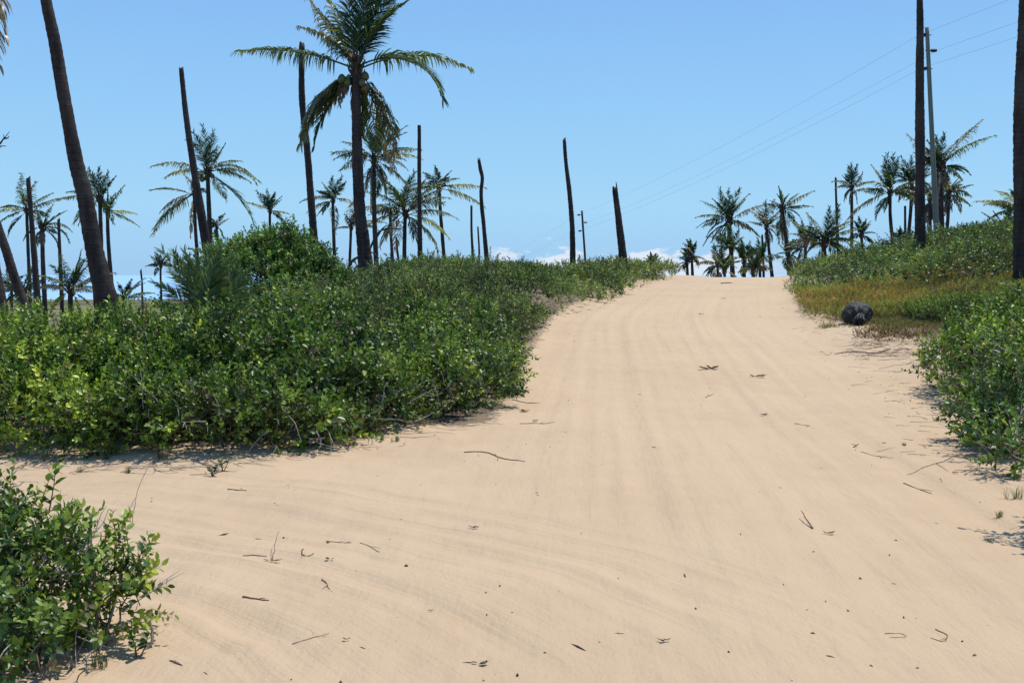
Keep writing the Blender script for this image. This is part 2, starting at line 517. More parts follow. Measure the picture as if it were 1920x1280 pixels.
def leaf_geo(L, W, detail):
    if detail:
        v = np.array([[0, 0, 0], [0, .35, -.02], [0, .7, -.04], [0, 1.02, -.13], [-.46, .33, .05], [-.42, .68, .02], [.46, .33, .05], [.42, .68, .02]])
        f = [[0, 1, 4], [1, 2, 5], [1, 5, 4], [2, 3, 5], [0, 6, 1], [1, 7, 2], [1, 6, 7], [2, 7, 3]]
    else:
        v = np.array([[0, 0, 0], [-.5, .48, .10], [0, 1, -.08], [.5, .48, .10]])
        f = [[0, 2, 1], [0, 3, 2]]
    return v * np.array([W, L, L]), np.array(f)

def make_spray(r, n, L, W, stem, detail=False, spread=.9):
    """a twig along +Z carrying n leaves; returns verts, tris, leaf id (-1 = twig), tipness"""
    V = []; T = []; lid = []; tip = []; k = 0
    sides = 3
    bend = r.normal(0, .12, 2)
    def sp(t): return np.array([bend[0] * t * t * stem, bend[1] * t * t * stem, t * stem])
    ring = []
    for t in (0, .5, 1.):
        for a in range(sides):
            th = a * 2.094
            V.append(sp(t) + .0035 * (1.2 - t) * np.array([math.cos(th), math.sin(th), 0]) * (stem / .25)); lid.append(-1); tip.append(t)
    for s in range(2):
        for a in range(sides):
            b = (a + 1) % sides
            T += [[s * 3 + a, s * 3 + b, s * 3 + 3 + b], [s * 3 + a, s * 3 + 3 + b, s * 3 + 3 + a]]
    k = 9
    for i in range(n):
        t = .12 + .88 * (i + r.random() * .6) / n
        az = i * 2.4 + r.normal(0, .35)
        el = .35 + .75 * t * spread + r.normal(0, .22)       # leaves point up towards the tip
        d = np.array([math.cos(az) * math.cos(el), math.sin(az) * math.cos(el), math.sin(el)])
        sde = unit(np.cross(d, np.array([0, 0, 1.])) + r.normal(0, .25, 3)); sde = unit(sde - d * np.dot(sde, d))
        nrm = np.cross(sde, d)
        s = (.7 + .5 * r.random()) * (1.05 - .25 * t)
        lv, lf = leaf_geo(L * s, W * s, detail)
        w = lv[:, :1] * sde + lv[:, 1:2] * d + lv[:, 2:3] * nrm + sp(t)
        V += list(w); T += list(lf + k); lid += [i] * len(w); tip += [t] * len(w); k += len(w)
    return np.array(V), np.array(T), np.array(lid), np.array(tip), n

def scatter(tmpls, pos, dirs, scale, pal, r, stemcol=(.16, .125, .09), tipw=.35, shade=None, gain=(1.1, 1.55, 2.0), dryf=.05, yelf=.10):
    """pal = [dark, mid, light] leaf colours"""
    pal = np.array(pal, float) * np.array(gain)[:, None] * np.array([1.10, 1.05, .72])
    Vs = []; Ts = []; Cs = []; n0 = 0
    tid = r.integers(0, len(tmpls), len(pos))
    dirs = unit(dirs)
    for k, (V, T, lid, tip, n) in enumerate(tmpls):
        m = tid == k; M = m.sum()
        if not M: continue
        z = dirs[m]; rnd = r.normal(0, 1, (M, 3)); x = unit(np.cross(rnd, z)); y = np.cross(z, x)
        R = np.stack([x, y, z], 1)                              # rows = axes
        W = np.einsum('vi,mij->mvj', V, R) * scale[m][:, None, None] + pos[m][:, None, :]
        base = r.beta(2, 2.6, M)[:, None] + r.normal(0, .16, (M, n))
        lf = base[:, np.clip(lid, 0, n - 1)] + tipw * (tip[None] - .6) * (lid >= 0)
        if shade is not None: lf = lf + shade[m][:, None]
        lf = np.clip(lf, 0, 1) * 2
        i0 = np.minimum(lf.astype(int), 1); f = (lf - i0)[..., None]
        C = pal[i0] * (1 - f) + pal[i0 + 1] * f
        C = C * (1 + r.normal(0, .10, (M, n))[:, np.clip(lid, 0, n - 1)][..., None])
        u = r.random(M)
        dry = u < dryf; yel = u > 1 - yelf
        C[dry] = C[dry] * .25 + np.array([.15, .105, .065]) * (.7 + .6 * r.random((dry.sum(), 1, 1)))
        C[yel] = C[yel] * np.array([1.5, 1.28, .9])
        C[:, lid < 0] = stemcol
        Vs.append(W.reshape(-1, 3)); Cs.append(C.reshape(-1, 3))
        Ts.append((T[None] + (np.arange(M) * len(V))[:, None, None]).reshape(-1, 3) + n0)
        n0 += M * len(V)
    return np.concatenate(Vs), np.concatenate(Ts), np.clip(np.concatenate(Cs), .003, .9)

def blob_points(blobs, dens, r, depth=.35, lump=.22, floor=.03, gap=1., heads=20, clump=.135):
    """points in the outer shell of a union of ellipsoids standing on the terrain"""
    C = np.array([b[0] for b in blobs]); R = np.array([b[1] for b in blobs])
    P_, D_ = [], []
    for c, rr in zip(C, R):
        area = 4 * math.pi * ((rr[0] * rr[1]) ** 1.6 / 3 + (rr[0] * rr[2]) ** 1.6 / 3 + (rr[1] * rr[2]) ** 1.6 / 3) ** (1 / 1.6)
        n = int(area * dens)
        def shell(m, dep):
            u = unit(r.normal(0, 1, (m, 3)))
            q = 1 - dep * r.beta(1, 1.7, m) + lump * fbm(N2, u[:, 0] * 2.4 + c[0] * 3, u[:, 1] * 2.4 + u[:, 2] * 1.9 + c[1] * 5, 3)
            return c + u * rr * q[:, None], unit(u / rr)
        # leafy branch heads: twigs crowd round a branch end, with shade showing between the heads
        nh = max(3, int(n * .72 / heads))
        hp, hn = shell(nh, depth)
        hs_ = clump * np.exp(r.normal(0, .3, nh))
        cnt = np.maximum(4, (heads * (hs_ / clump) ** 1.5).astype(int))
        off = np.repeat(hs_, cnt)[:, None] * unit(r.normal(0, 1, (cnt.sum(), 3))) * r.random((cnt.sum(), 1)) ** .5
        P_.append(np.repeat(hp, cnt, 0) + off); D_.append(unit(np.repeat(hn, cnt, 0) * .55 + unit(off) * .75))
        ip, inn = shell(n - int(n * .72), depth * 1.5)
        ip = c + (ip - c) * .86
        P_.append(ip); D_.append(inn)
    p = np.concatenate(P_); d = np.concatenate(D_)
    gap = gap * .45
    keep = p[:, 2] > height(p[:, 0], p[:, 1]) + floor
    hole = fbm(N3, p[:, 0] * 1.9 + p[:, 1] * .8, p[:, 2] * 2.6 - p[:, 1] * 1.3, 3)
    keep &= r.random(len(p)) < np.clip(.72 + .28 * (1 - gap) + 4.2 * gap * hole, .03, 1)
    for c, rr in zip(C, R):
        e = np.linalg.norm((p - c) / rr, axis=1)
        keep &= e > .62
    return p[keep], d[keep]

def make_templates(seed, k, n, L, W, stem, detail=False, spread=.9):
    r = np.random.default_rng(seed)
    return [make_spray(r, n + int(r.integers(-2, 3)), L, W, stem * (.8 + .4 * r.random()), detail, spread) for _ in range(k)]

def branches(points, bases, r, n, rad=.008, C=(.17, .145, .12), grey=0.):
    mb = MB()
    idx = r.choice(len(points), min(n, len(points)), replace=False)
    for i in idx:
        p = points[i]
        b = bases[np.argmin(np.linalg.norm((bases - p)[:, :2], axis=1))] + np.array([*r.normal(0, .08, 2), 0])
        m = (b + p) / 2 + r.normal(0, .10, 3) + np.array([0, 0, .08])
        t = np.linspace(0, 1, 6)[:, None]
        pts = (1 - t) ** 2 * b + 2 * t * (1 - t) * m + t * t * p
        pts[1:-1] += r.normal(0, .012, (4, 3))
        c = np.array(C) * (1 + r.normal(0, .2))
        mb.tube(pts, np.linspace(rad * (.7 + .8 * r.random()), rad * .25, 6), 4, np.clip(c, .02, .5), cap=False)
    return mb

def dead_twigs(mb, centers, r, n, ln=.3, C=(.36, .33, .30)):
    for _ in range(n):
        p = centers[r.integers(len(centers))] + r.normal(0, .05, 3)
        d = unit(r.normal(0, 1, 3) + np.array([0, -.5, .3]))
        L = ln * (.5 + r.random())
        pts = [p]; cd = d
        for k in range(4):
            cd = unit(cd + r.normal(0, .25, 3)); pts.append(pts[-1] + cd * L / 4)
        pts = np.array(pts)
        pts[:, 2] = np.maximum(pts[:, 2], height(pts[:, 0], pts[:, 1]) + .01)
        c = np.array(C) * (1 + r.normal(0, .25))
        mb.tube(pts, np.linspace(.005, .0015, 5), 3, np.clip(c, .03, .6), cap=False)
        if r.random() < .6:
            q = pts[2]; d2 = unit(cd + r.normal(0, .6, 3)); mb.tube([q, q + d2 * L * .3, q + d2 * L * .5 + r.normal(0, .02, 3)], [.003, .002, .001], 3, np.clip(c, .03, .6), cap=False)

def shrub(name, label, blobs, tm, dens, pal, seed, nbr=60, ndead=40, mat=None, sc=(.6, 1.35), up=.55, depth=.35, lump=.22, cat='shrub', group=None, tipw=.35, wob=.45, floor=.03, deadlow=.6, gain=(1.1, 1.55, 2.0), gap=1., heads=20, clump=.135):
    r = np.random.default_rng(seed)
    pts, dr = blob_points(blobs, dens * (1.25 + .45 * gap), r, depth, lump, floor, gap, heads, clump)
    d = unit(dr * .8 + np.array([0, 0, up]) + r.normal(0, wob, pts.shape))
    shade = .55 * fbm(N3, pts[:, 0] * 1.5 + seed, pts[:, 2] * 1.9 + pts[:, 1] * 1.1, 3)
    V, T, C = scatter(tm, pts, d, r.uniform(*sc, len(pts)), pal, r, shade=shade, tipw=tipw, gain=gain)
    cs = np.array([b[0] for b in blobs])
    bases = cs.copy(); bases[:, 2] = height(bases[:, 0], bases[:, 1]) - .03
    o = bases.mean(0)
    root = thing(name, o, label, cat, group)
    obj('foliage', mesh_np(V - o, T, [mat or M_LEAF], C), root)
    mb = branches(pts, bases, r, nbr)
    zrel = pts[:, 2] - height(pts[:, 0], pts[:, 1])
    low = pts[(zrel < deadlow)]
    if ndead and len(low): dead_twigs(mb, low + np.array([0, -.06, 0]), r, int(ndead * 2.2))
    if mb.V: obj('branches', mb.mesh([M_TWIG], origin=o), root)
    return root

def blob(px, top, Yd, rx, ry, rz):
    p = P(px, top, Yd)
    return (np.array([p[0], Yd, p[2] - rz]), np.array([rx, ry, rz]))

def skirt(pts, r=.42, h=.42):
    """low leafy mounds whose front edge touches the sand at these photo pixels"""
    out = []
    for (px, py) in pts:
        g = G(px, py)
        out.append((np.array([g[0], g[1] + r * 1.2, height(g[0], g[1] + r) + h * .35]), np.array([r * 1.15, r, h])))
    return out

# ------------------------------------------------------------------ the thicket on the left
G_DARK = [(.018, .042, .010), (.048, .098, .020), (.115, .175, .035)]
G_LIGHT = [(.026, .060, .010), (.075, .140, .024), (.185, .245, .045)]
G_FRESH = [(.020, .062, .012), (.045, .135, .022), (.090, .215, .035)]
G_GREY = [(.022, .044, .018), (.058, .098, .038), (.130, .172, .075)]
TM_A = make_templates(11, 7, 10, .066, .042, .22)
TM_B = make_templates(12, 7, 12, .054, .033, .22)
TM_C = make_templates(13, 6, 12, .056, .031, .24)

shrub('leafy_shrub', 'yellow green shrub at the thicket\'s left end, below the thick leaning palm trunk',
      [blob(-140, 612, 11.6, .9, 1.1, .95), blob(-10, 614, 11.5, .75, 1.0, .9), blob(100, 604, 11.4, .7, 1.0, .95), blob(200, 632, 11.2, .55, .9, .85),
       blob(40, 604, 13.2, 1.0, 1.0, .9), blob(60, 700, 10.75, .9, .45, .5)] + skirt([(-60, 862), (20, 862), (100, 862), (180, 864)]), TM_B, 125, G_LIGHT, 21, 70, 60)
shrub('leafy_shrub', 'mid green shrub of the thicket between the yellow green shrub and the dark glossy one',
      [blob(300, 598, 11.4, .7, 1.0, .95), blob(400, 600, 11.3, .6, 1.0, .9), blob(340, 690, 10.75, .75, .45, .5), blob(250, 596, 13.2, .8, 1.0, .85), blob(380, 572, 13.6, .9, 1.0, .9)] + skirt([(260, 864), (340, 862), (410, 860)]),
      TM_B, 120, [(.022, .05, .010), (.062, .120, .022), (.165, .225, .042)], 22, 60, 90)
shrub('leafy_shrub', 'dark glossy shrub in mid thicket with pale dead twigs at its foot',
      [blob(520, 600, 11.6, .8, 1.1, .9), blob(640, 620, 11.9, .75, 1.1, .85), blob(560, 700, 11.0, .7, .45, .5), blob(680, 710, 11.5, .6, .45, .5), blob(480, 700, 10.8, .5, .4, .5), blob(560, 555, 14., 1.0, 1.1, .9)] + skirt([(480, 852), (550, 842), (620, 826), (680, 814)]),
      TM_A, 110, G_DARK, 23, 70, 150, deadlow=.5)
shrub('leafy_shrub', 'dark glossy shrub at the corner of the thicket beside the sand track',
      [blob(760, 610, 13.2, .85, 1.2, .85), blob(850, 620, 14.6, .75, 1.1, .75), blob(800, 700, 12.45, .7, .45, .5), blob(880, 680, 14.2, .5, .6, .5), blob(720, 560, 15, 1.0, 1.1, .85), blob(860, 565, 16.6, .9, 1.0, .75), blob(915, 640, 15.8, .42, .7, .48)] + skirt([(730, 803), (790, 792), (840, 784), (880, 768), (905, 742), (918, 708)], .36, .4),
      TM_A, 110, [(.020, .044, .011), (.055, .105, .022), (.135, .19, .04)], 24, 70, 110, deadlow=.5)
shrub('twiggy_shrub', 'dull twiggy shrub on the slope right of the round bright bush',
      [blob(640, 525, 18., 1.1, 1.3, .8), blob(780, 520, 19.5, 1.1, 1.4, .8), blob(900, 535, 20.5, 1.0, 1.3, .75), blob(700, 500, 22.5, 1.3, 1.4, .85), blob(850, 492, 24., 1.4, 1.5, .9), blob(560, 540, 16.5, .9, 1., .7)],
      TM_C, 75, G_GREY, 25, 130, 160, mat=M_SCRUB, deadlow=1.2)
shrub('round_shrub', 'bright green rounded bush rising above the thicket, left of the tall coconut palm',
      [blob(500, 430, 20.5, .85, .9, .95), blob(585, 462, 20.3, .55, .7, .8), blob(440, 452, 20.6, .6, .8, .8), blob(540, 445, 20.8, .7, .8, .9), blob(610, 500, 20.1, .42, .6, .6), blob(480, 490, 20.0, .8, .7, .7), blob(560, 505, 19.8, .7, .6, .6)],
      make_templates(14, 6, 13, .066, .036, .22), 150, [(.028, .062, .018), (.066, .130, .036), (.130, .215, .065)], 26, 30, 0, lump=.16, gap=.0, heads=14)

# ------------------------------------------------------------------ low scrub on both dunes (uncountable ground cover)
def field(region, n, hfun, tm, pal, r, sc=(.8, 1.3), up=.9, mat=None, tipw=.35, stemcol=(.16, .125, .09)):
    """scatter sprays over a world region: region(x, y) -> 0..1 cover"""
    xs, ys = [], []
    x0, x1, y0, y1 = region.box
    got = 0
    while got < n:
        x = r.uniform(x0, x1, n); y = r.uniform(y0, y1, n)
        k = r.random(n) < region(x, y)
        xs.append(x[k]); ys.append(y[k]); got += k.sum()
    x = np.concatenate(xs)[:n]; y = np.concatenate(ys)[:n]
    H = hfun(x, y)
    z = height(x, y) + H * (1 - .55 * r.beta(1, 1.6, n))
    e = .1
    gxn = -(hfun(x + e, y) - H) / e; gyn = -(hfun(x, y + e) - H) / e
    d = unit(np.stack([np.clip(gxn, -1.5, 1.5), np.clip(gyn, -1.5, 1.5), np.full(n, up)], -1) + r.normal(0, .5, (n, 3)))
    shade = .6 * fbm(N3, x * 1.1 + 3, y * 1.1, 3) + .55 * fbm(N1, x * .45, y * .33 + 8, 2)
    V, T, C = scatter(tm, np.stack([x, y, z], -1), d, r.uniform(*sc, n), pal, r, shade=shade, tipw=tipw, stemcol=stemcol)
    return V, T, C

class Reg:
    def __init__(s, box, fn): s.box = box; s.fn = fn
    def __call__(s, x, y): return s.fn(x, y)
def lumps(x, y, s, N=N2): return np.clip(.62 + 1.1 * fbm(N, x * s, y * s, 3), .12, 1.25)

class Mounds:
    """low rounded bushes standing close together; height of their joint surface"""
    def __init__(s, box, n, rr, hh, seed, cover, fall=0.):
        s.fall = fall
        q = np.random.default_rng(seed)
        x0, x1, y0, y1 = box; xs, ys = [], []
        while sum(map(len, xs)) < n:
            x = q.uniform(x0, x1, n); y = q.uniform(y0, y1, n); k = q.random(n) < cover(x, y); xs.append(x[k]); ys.append(y[k])
        s.x = np.concatenate(xs)[:n]; s.y = np.concatenate(ys)[:n]
        s.r = q.uniform(*rr, n); s.h = q.uniform(*hh, n) * (.6 + .4 * s.r / rr[1])
    def __call__(s, x, y):
        out = np.full(np.shape(x), .06)
        for a, b, r_, h_ in zip(s.x, s.y, s.r, s.h):
            d2 = ((x - a) ** 2 + (y - b) ** 2) / r_ ** 2
            out = np.where(d2 < 1, np.maximum(out, h_ * np.sqrt(np.clip(1 - d2, 0, 1))), out)
        out = out * (1 - s.fall * S((y - 34) / 14) * S((road_x(y) - HW - x - 1.2) / 2))
        return out * (1 + .5 * fbm(N3, x * 2.2, y * 2.2, 2))

def left_cover(x, y):
    dl = road_x(y) - HW - x + .9 * S((y - 24.5) / 4) + .5 * N1(y * .7, 5.) + .25 * N2(y * 2., 7.)
    return S(dl / .5) * S((y - 17 - .6 * (x < 2)) / 2.) * S((58 - y) / 6) * S((x + 7.5) / 2)
def left_h(x, y):
    dl = road_x(y) - HW - x + .9 * S((y - 24.5) / 4) + .5 * N1(y * .7, 5.) + .25 * N2(y * 2., 7.)
    return (.72 * lumps(x, y, .75) ** 1.4 + .42 * lumps(x, y, .28, N4) ** 1.5) * np.clip(.25 + S(dl / 1.3), 0, 1)
left_m = Mounds((-7, 8, 16.5, 56), 330, (.45, 1.25), (.35, .80), 301, left_cover, .35)
TM_S = make_templates(17, 7, 9, .085, .046, .26)
r = np.random.default_rng(31)
parts = [field(Reg((-7, 8, 16.5, 56), left_cover), 8500, left_m, TM_S, G_GREY, r, (.7, 1.3)),
         field(Reg((-7, 8, 16.5, 56), lambda x, y: left_cover(x, y) * (fbm(N1, x * .35, y * .25, 2) > .02)), 4200, left_m, TM_S, [(.022, .05, .014), (.055, .105, .030), (.12, .165, .05)], r, (.8, 1.35)),
         field(Reg((-7, 8, 16.5, 56), lambda x, y: left_cover(x, y) * (fbm(N4, x * .5, y * .3, 2) > -.05)), 3500, left_m, TM_C, G_GREY, r, (.8, 1.3))]
def join(parts):
    n = 0; V = []; T = []; C = []
    for v, t, c in parts: V.append(v); T.append(t + n); C.append(c); n += len(v)
    return np.concatenate(V), np.concatenate(T), np.concatenate(C)
V, T, C = join(parts)
tag(obj('dune_scrub', mesh_np(V, T, [M_SCRUB], C)), 'low grey green scrub covering the dune on the left of the sand track', 'scrub', kind='stuff')

def right_edge(y): return road_x(y) + HW
def right_cover(x, y):
    d = x - right_edge(y)
    lo = np.interp(y, [24.5, 26.5, 27.8, 29.5, 31, 34, 46], [7, 5, 2.7, 1.4, .1, -.2, .2])
    return S((d - lo - .6 * N1(y * .6, x * .4)) / .6) * S((y - 24.5) / 1.5) * S((60 - y) / 4)
def right_h(x, y):
    d = x - right_edge(y)
    lo = np.interp(y, [24.5, 26.5, 27.8, 29.5, 31, 34, 46], [7, 5, 2.7, 1.4, .1, -.2, .2])
    return (.75 * lumps(x, y, .65, N4) ** 1.3 + .4 * lumps(x, y, .25) ** 1.4) * np.clip(.3 + S((d - lo) / 1.6), 0, 1)
right_m = Mounds((6.5, 26, 24.5, 58), 330, (.5, 1.3), (.35, .85), 302, right_cover)
r = np.random.default_rng(32)
V, T, C = join([field(Reg((6.5, 26, 24.5, 58), right_cover), 10500, right_m, TM_S, [(.014, .034, .012), (.040, .080, .028), (.115, .160, .065)], r, (.75, 1.4)),
                field(Reg((6.5, 26, 24.5, 58), lambda x, y: right_cover(x, y) * (fbm(N1, x * .4, y * .3, 2) > .0)), 5000, right_m, TM_S, [(.03, .06, .016), (.075, .125, .035), (.15, .19, .06)], r, (.8, 1.4))])
tag(obj('dune_scrub', mesh_np(V, T, [M_LEAF], C)), 'dense dark green scrub covering the dune right of the sand track', 'scrub', kind='stuff')

# russet and green creeping cover below the right hand scrub
def patch(cx, cy, rx, ry, rot=0., seed=1.):
    def fn(x, y):
        c, s = math.cos(rot), math.sin(rot)
        u = ((x - cx) * c + (y - cy) * s) / rx; v = (-(x - cx) * s + (y - cy) * c) / ry
        q = 1 - np.hypot(u, v) + .7 * fbm(N3, x * 1.1 + seed, y * .8 + seed, 3)
        return S(q / .5) * (x > right_edge(y) + .15 + .3 * N1(y * 2, 2.))
    sx_, sy_, _ = G(1606, 606)
    fn0 = fn
    def fn(x, y): return fn0(x, y) * (np.hypot((x - sx_) * 1.5, y - sy_ + .5) > 1.0)
    return Reg((cx - max(rx, ry) * 1.3, cx + max(rx, ry) * 1.3, cy - max(rx, ry) * 1.3, cy + max(rx, ry) * 1.3), fn)
TM_CREEP = make_templates(15, 5, 12, .035, .012, .14)
r = np.random.default_rng(33)
lowh = lambda x, y: .10 + .10 * lumps(x, y, 1.3)
parts = []
RUST = [(.11, .11, .04), (.24, .165, .055), (.32, .165, .05)]
OLIVE = [(.075, .10, .03), (.155, .17, .052), (.25, .245, .085)]
for reg, n, pal in ((patch(8.4, 26.2, 3.2, 3.0, .3, 1), 1900, RUST), (patch(11.8, 28.2, 4.5, 2.0, 0, 5), 2000, RUST), (patch(6.5, 19.4, 1.1, .6, .1, 4), 260, [(.05, .04, .02), (.11, .07, .04), (.16, .10, .05)]), (patch(9.0, 24.0, 2.6, 1.4, .1, 6), 2200, OLIVE), (patch(10, 27.5, 4.8, 5.0, .2, 9), 7500, OLIVE)):
    parts.append(field(reg, n, lowh, TM_CREEP, pal, r, (.8, 1.5), .6))
def join(parts):
    n = 0; V = []; T = []; C = []
    for v, t, c in parts: V.append(v); T.append(t + n); C.append(c); n += len(v)
    return np.concatenate(V), np.concatenate(T), np.concatenate(C)
V, T, C = join(parts)
tag(obj('ground_cover', mesh_np(V, T, [M_SCRUB], C)), 'russet and olive creeping ground cover round the black sack', 'ground cover', kind='stuff')
parts = []
for reg, n, pal in ((patch(9.2, 22.8, 1.3, 1.5, 0, 3), 2600, [(.03, .06, .012), (.07, .12, .025), (.14, .18, .04)]),):
    parts.append(field(reg, n, lambda x, y: .12 + .13 * lumps(x, y, 1.1), TM_C, pal, r, (.7, 1.1), .8))
V, T, C = join(parts)
tag(obj('ground_cover', mesh_np(V, T, [M_SCRUB], C)), 'bright yellow green creeper right of the black sack', 'ground cover', kind='stuff')

# ------------------------------------------------------------------ grass
def grass_mesh(pos, hgt, r, pal, nb=7, spread=.35):
    M = len(pos)
    base = np.repeat(pos, nb, 0); h = np.repeat(hgt, nb) * r.uniform(.5, 1.15, M * nb)
    az = r.uniform(0, 2 * math.pi, M * nb); lean = r.uniform(.1, 1.0, M * nb) * spread
    o = np.stack([np.cos(az), np.sin(az), 0 * az], -1); sd = np.stack([-np.sin(az), np.cos(az), 0 * az], -1)
    w = (.004 + .012 * h)[:, None] * .5
    b = base + o * .012
    mid = b + o * (lean * h * .45)[:, None] + np.array([0, 0, 1]) * (h * .6)[:, None]
    tip = b + o * (lean * h * 1.3)[:, None] + np.array([0, 0, 1]) * (h * (1 - .25 * lean))[:, None]
    V = np.stack([b - sd * w, b + sd * w, mid - sd * w * .8, mid + sd * w * .8, tip], 1).reshape(-1, 3)
    k = np.arange(M * nb)[:, None] * 5
    T = np.concatenate([k + np.array([0, 1, 3]), k + np.array([0, 3, 2]), k + np.array([2, 3, 4])])
    pal = np.array(pal); t = r.random(M * nb)[:, None]
    C = np.repeat(pal[0] * (1 - t) + pal[1] * t, 5, 0)
    return V, T, C
r = np.random.default_rng(34)
def grass_reg(x, y): return np.clip(S((y - 26) / 3) * S((41 - y) / 3) * S((x - right_edge(y) - 4.5) / 2.), 0, 1) * (fbm(N4, x * .6, y * .5, 2) > -.12)
n = 3200; xs, ys = [], []
while sum(map(len, xs)) < n:
    x = r.uniform(10, 21, n); y = r.uniform(25, 42, n); k = r.random(n) < grass_reg(x, y); xs.append(x[k]); ys.append(y[k])
x = np.concatenate(xs)[:n]; y = np.concatenate(ys)[:n]
V, T, C = grass_mesh(np.stack([x, y, height(x, y)], -1), r.uniform(.25, .75, n), r, [(.075, .085, .035), (.21, .19, .09)], 8)
tag(obj('dune_grass', mesh_np(V, T, [M_GRASS], C)), 'dry olive grass between the scrub on the dune at right', 'grass', kind='stuff')

sk = G(1606, 606)
n = 1500; xs, ys = [], []
while sum(map(len, xs)) < n:
    x = r.uniform(sk[0] - 1.6, sk[0] + 3.2, n); y = r.uniform(sk[1] - 2.6, sk[1] + 1.6, n)
    k = (r.random(n) < S(.75 - np.hypot((x - sk[0] - .7) / 2.2, (y - sk[1]) / 2.2) + .8 * fbm(N4, x * 1.4, y * 1.2, 3))) & (x > right_edge(y) + .1)
    xs.append(x[k]); ys.append(y[k])
x = np.concatenate(xs)[:n]; y = np.concatenate(ys)[:n]
V, T, C = grass_mesh(np.stack([x, y, height(x, y)], -1), r.uniform(.05, .15, n), r, [(.09, .10, .03), (.24, .21, .08)], 8, .9)
tag(obj('short_grass', mesh_np(V, T, [M_GRASS], C)), 'short olive grass thinning onto the sand around the black sack', 'grass', kind='stuff')

# ------------------------------------------------------------------ shrubs on the right and in the foreground
shrub('leafy_shrub', 'broad green shrub in front of the dark palm trunk at the right frame edge',
      [blob(1860, 585, 14.2, .75, .9, .75), blob(1960, 562, 14.6, .9, 1.0, .9), blob(1812, 612, 13.9, .42, .6, .55), blob(1905, 640, 13.0, .7, .6, .6), blob(1822, 672, 13.2, .33, .4, .34)] + skirt([(1805, 690), (1855, 710), (1905, 720)], .32, .34),
      TM_A, 105, G_LIGHT, 41, 70, 120, deadlow=1.0)
shrub('leafy_shrub', 'low green shrub at the right frame edge in front of the broad green shrub',
      [blob(1915, 690, 10.6, .48, .6, .62), blob(1990, 680, 10.8, .5, .6, .7), blob(1900, 740, 10.3, .26, .35, .42), blob(1925, 810, 9.9, .28, .3, .3)] + skirt([(1900, 862), (1940, 895), (1885, 830)], .22, .28),
      TM_A, 115, [(.022, .055, .012), (.058, .118, .026), (.145, .21, .05)], 42, 45, 60, gap=.3, heads=12, clump=.11)
# shrub just out of frame on the right whose spray of shade lies on the sand
shrub('leafy_shrub', 'sprawling shrub past the right frame edge, its shade fanned across the sand',
      [(np.array([3.98, 7.3, 1.1]), np.array([.30, .35, .5])), (np.array([3.9, 6.9, .95]), np.array([.26, .35, .45])), (np.array([4.4, 7.1, .6]), np.array([.5, .6, .6]))], TM_A, 42, G_LIGHT, 43, 30, 20, heads=7, clump=.10)
TM_F = make_templates(16, 8, 11, .060, .032, .22, detail=True, spread=.7)
shrub('leafy_shrub', 'little round leaved bush in the bottom left corner, standing alone on the sand',
      [blob(10, 945, 5.15, .28, .3, .38), blob(70, 925, 5.05, .12, .16, .3), blob(90, 985, 5.0, .2, .24, .3), blob(-80, 950, 5.2, .4, .4, .42), blob(20, 1060, 4.85, .26, .22, .24), blob(175, 1015, 5.1, .13, .17, .16), blob(225, 1045, 5.15, .09, .12, .09), blob(110, 1095, 4.85, .17, .18, .18), blob(45, 1135, 4.65, .2, .18, .16), blob(-40, 1095, 4.6, .22, .2, .2), blob(238, 1085, 5.0, .09, .11, .07), blob(185, 1150, 4.9, .07, .1, .06)],
      TM_F, 88,  [(.016, .042, .010), (.040, .090, .018), (.13, .18, .035)], 44, 40, 30, heads=9, clump=.10, gain=(1, 1.25, 1.7), sc=(.6, 1.1), lump=.3, deadlow=.4)

# ------------------------------------------------------------------ palms
def smooth_curve(pts, n):
    pts = np.asarray(pts, float)
    if len(pts) == 2: return pts[0] + (pts[1] - pts[0]) * np.linspace(0, 1, n)[:, None]
    d = np.concatenate([[0], np.cumsum(np.linalg.norm(np.diff(pts, axis=0), axis=1))])
    t = np.linspace(0, d[-1], n)
    # Catmull-Rom through the points
    m = np.gradient(pts, d, axis=0)
    i = np.clip(np.searchsorted(d, t, 'right') - 1, 0, len(pts) - 2)
    h = (d[i + 1] - d[i])[:, None]; s = ((t - d[i]) / (d[i + 1] - d[i]))[:, None]
    return ((2 * s ** 3 - 3 * s ** 2 + 1) * pts[i] + (s ** 3 - 2 * s ** 2 + s) * h * m[i] + (-2 * s ** 3 + 3 * s ** 2) * pts[i + 1] + (s ** 3 - s ** 2) * h * m[i + 1])

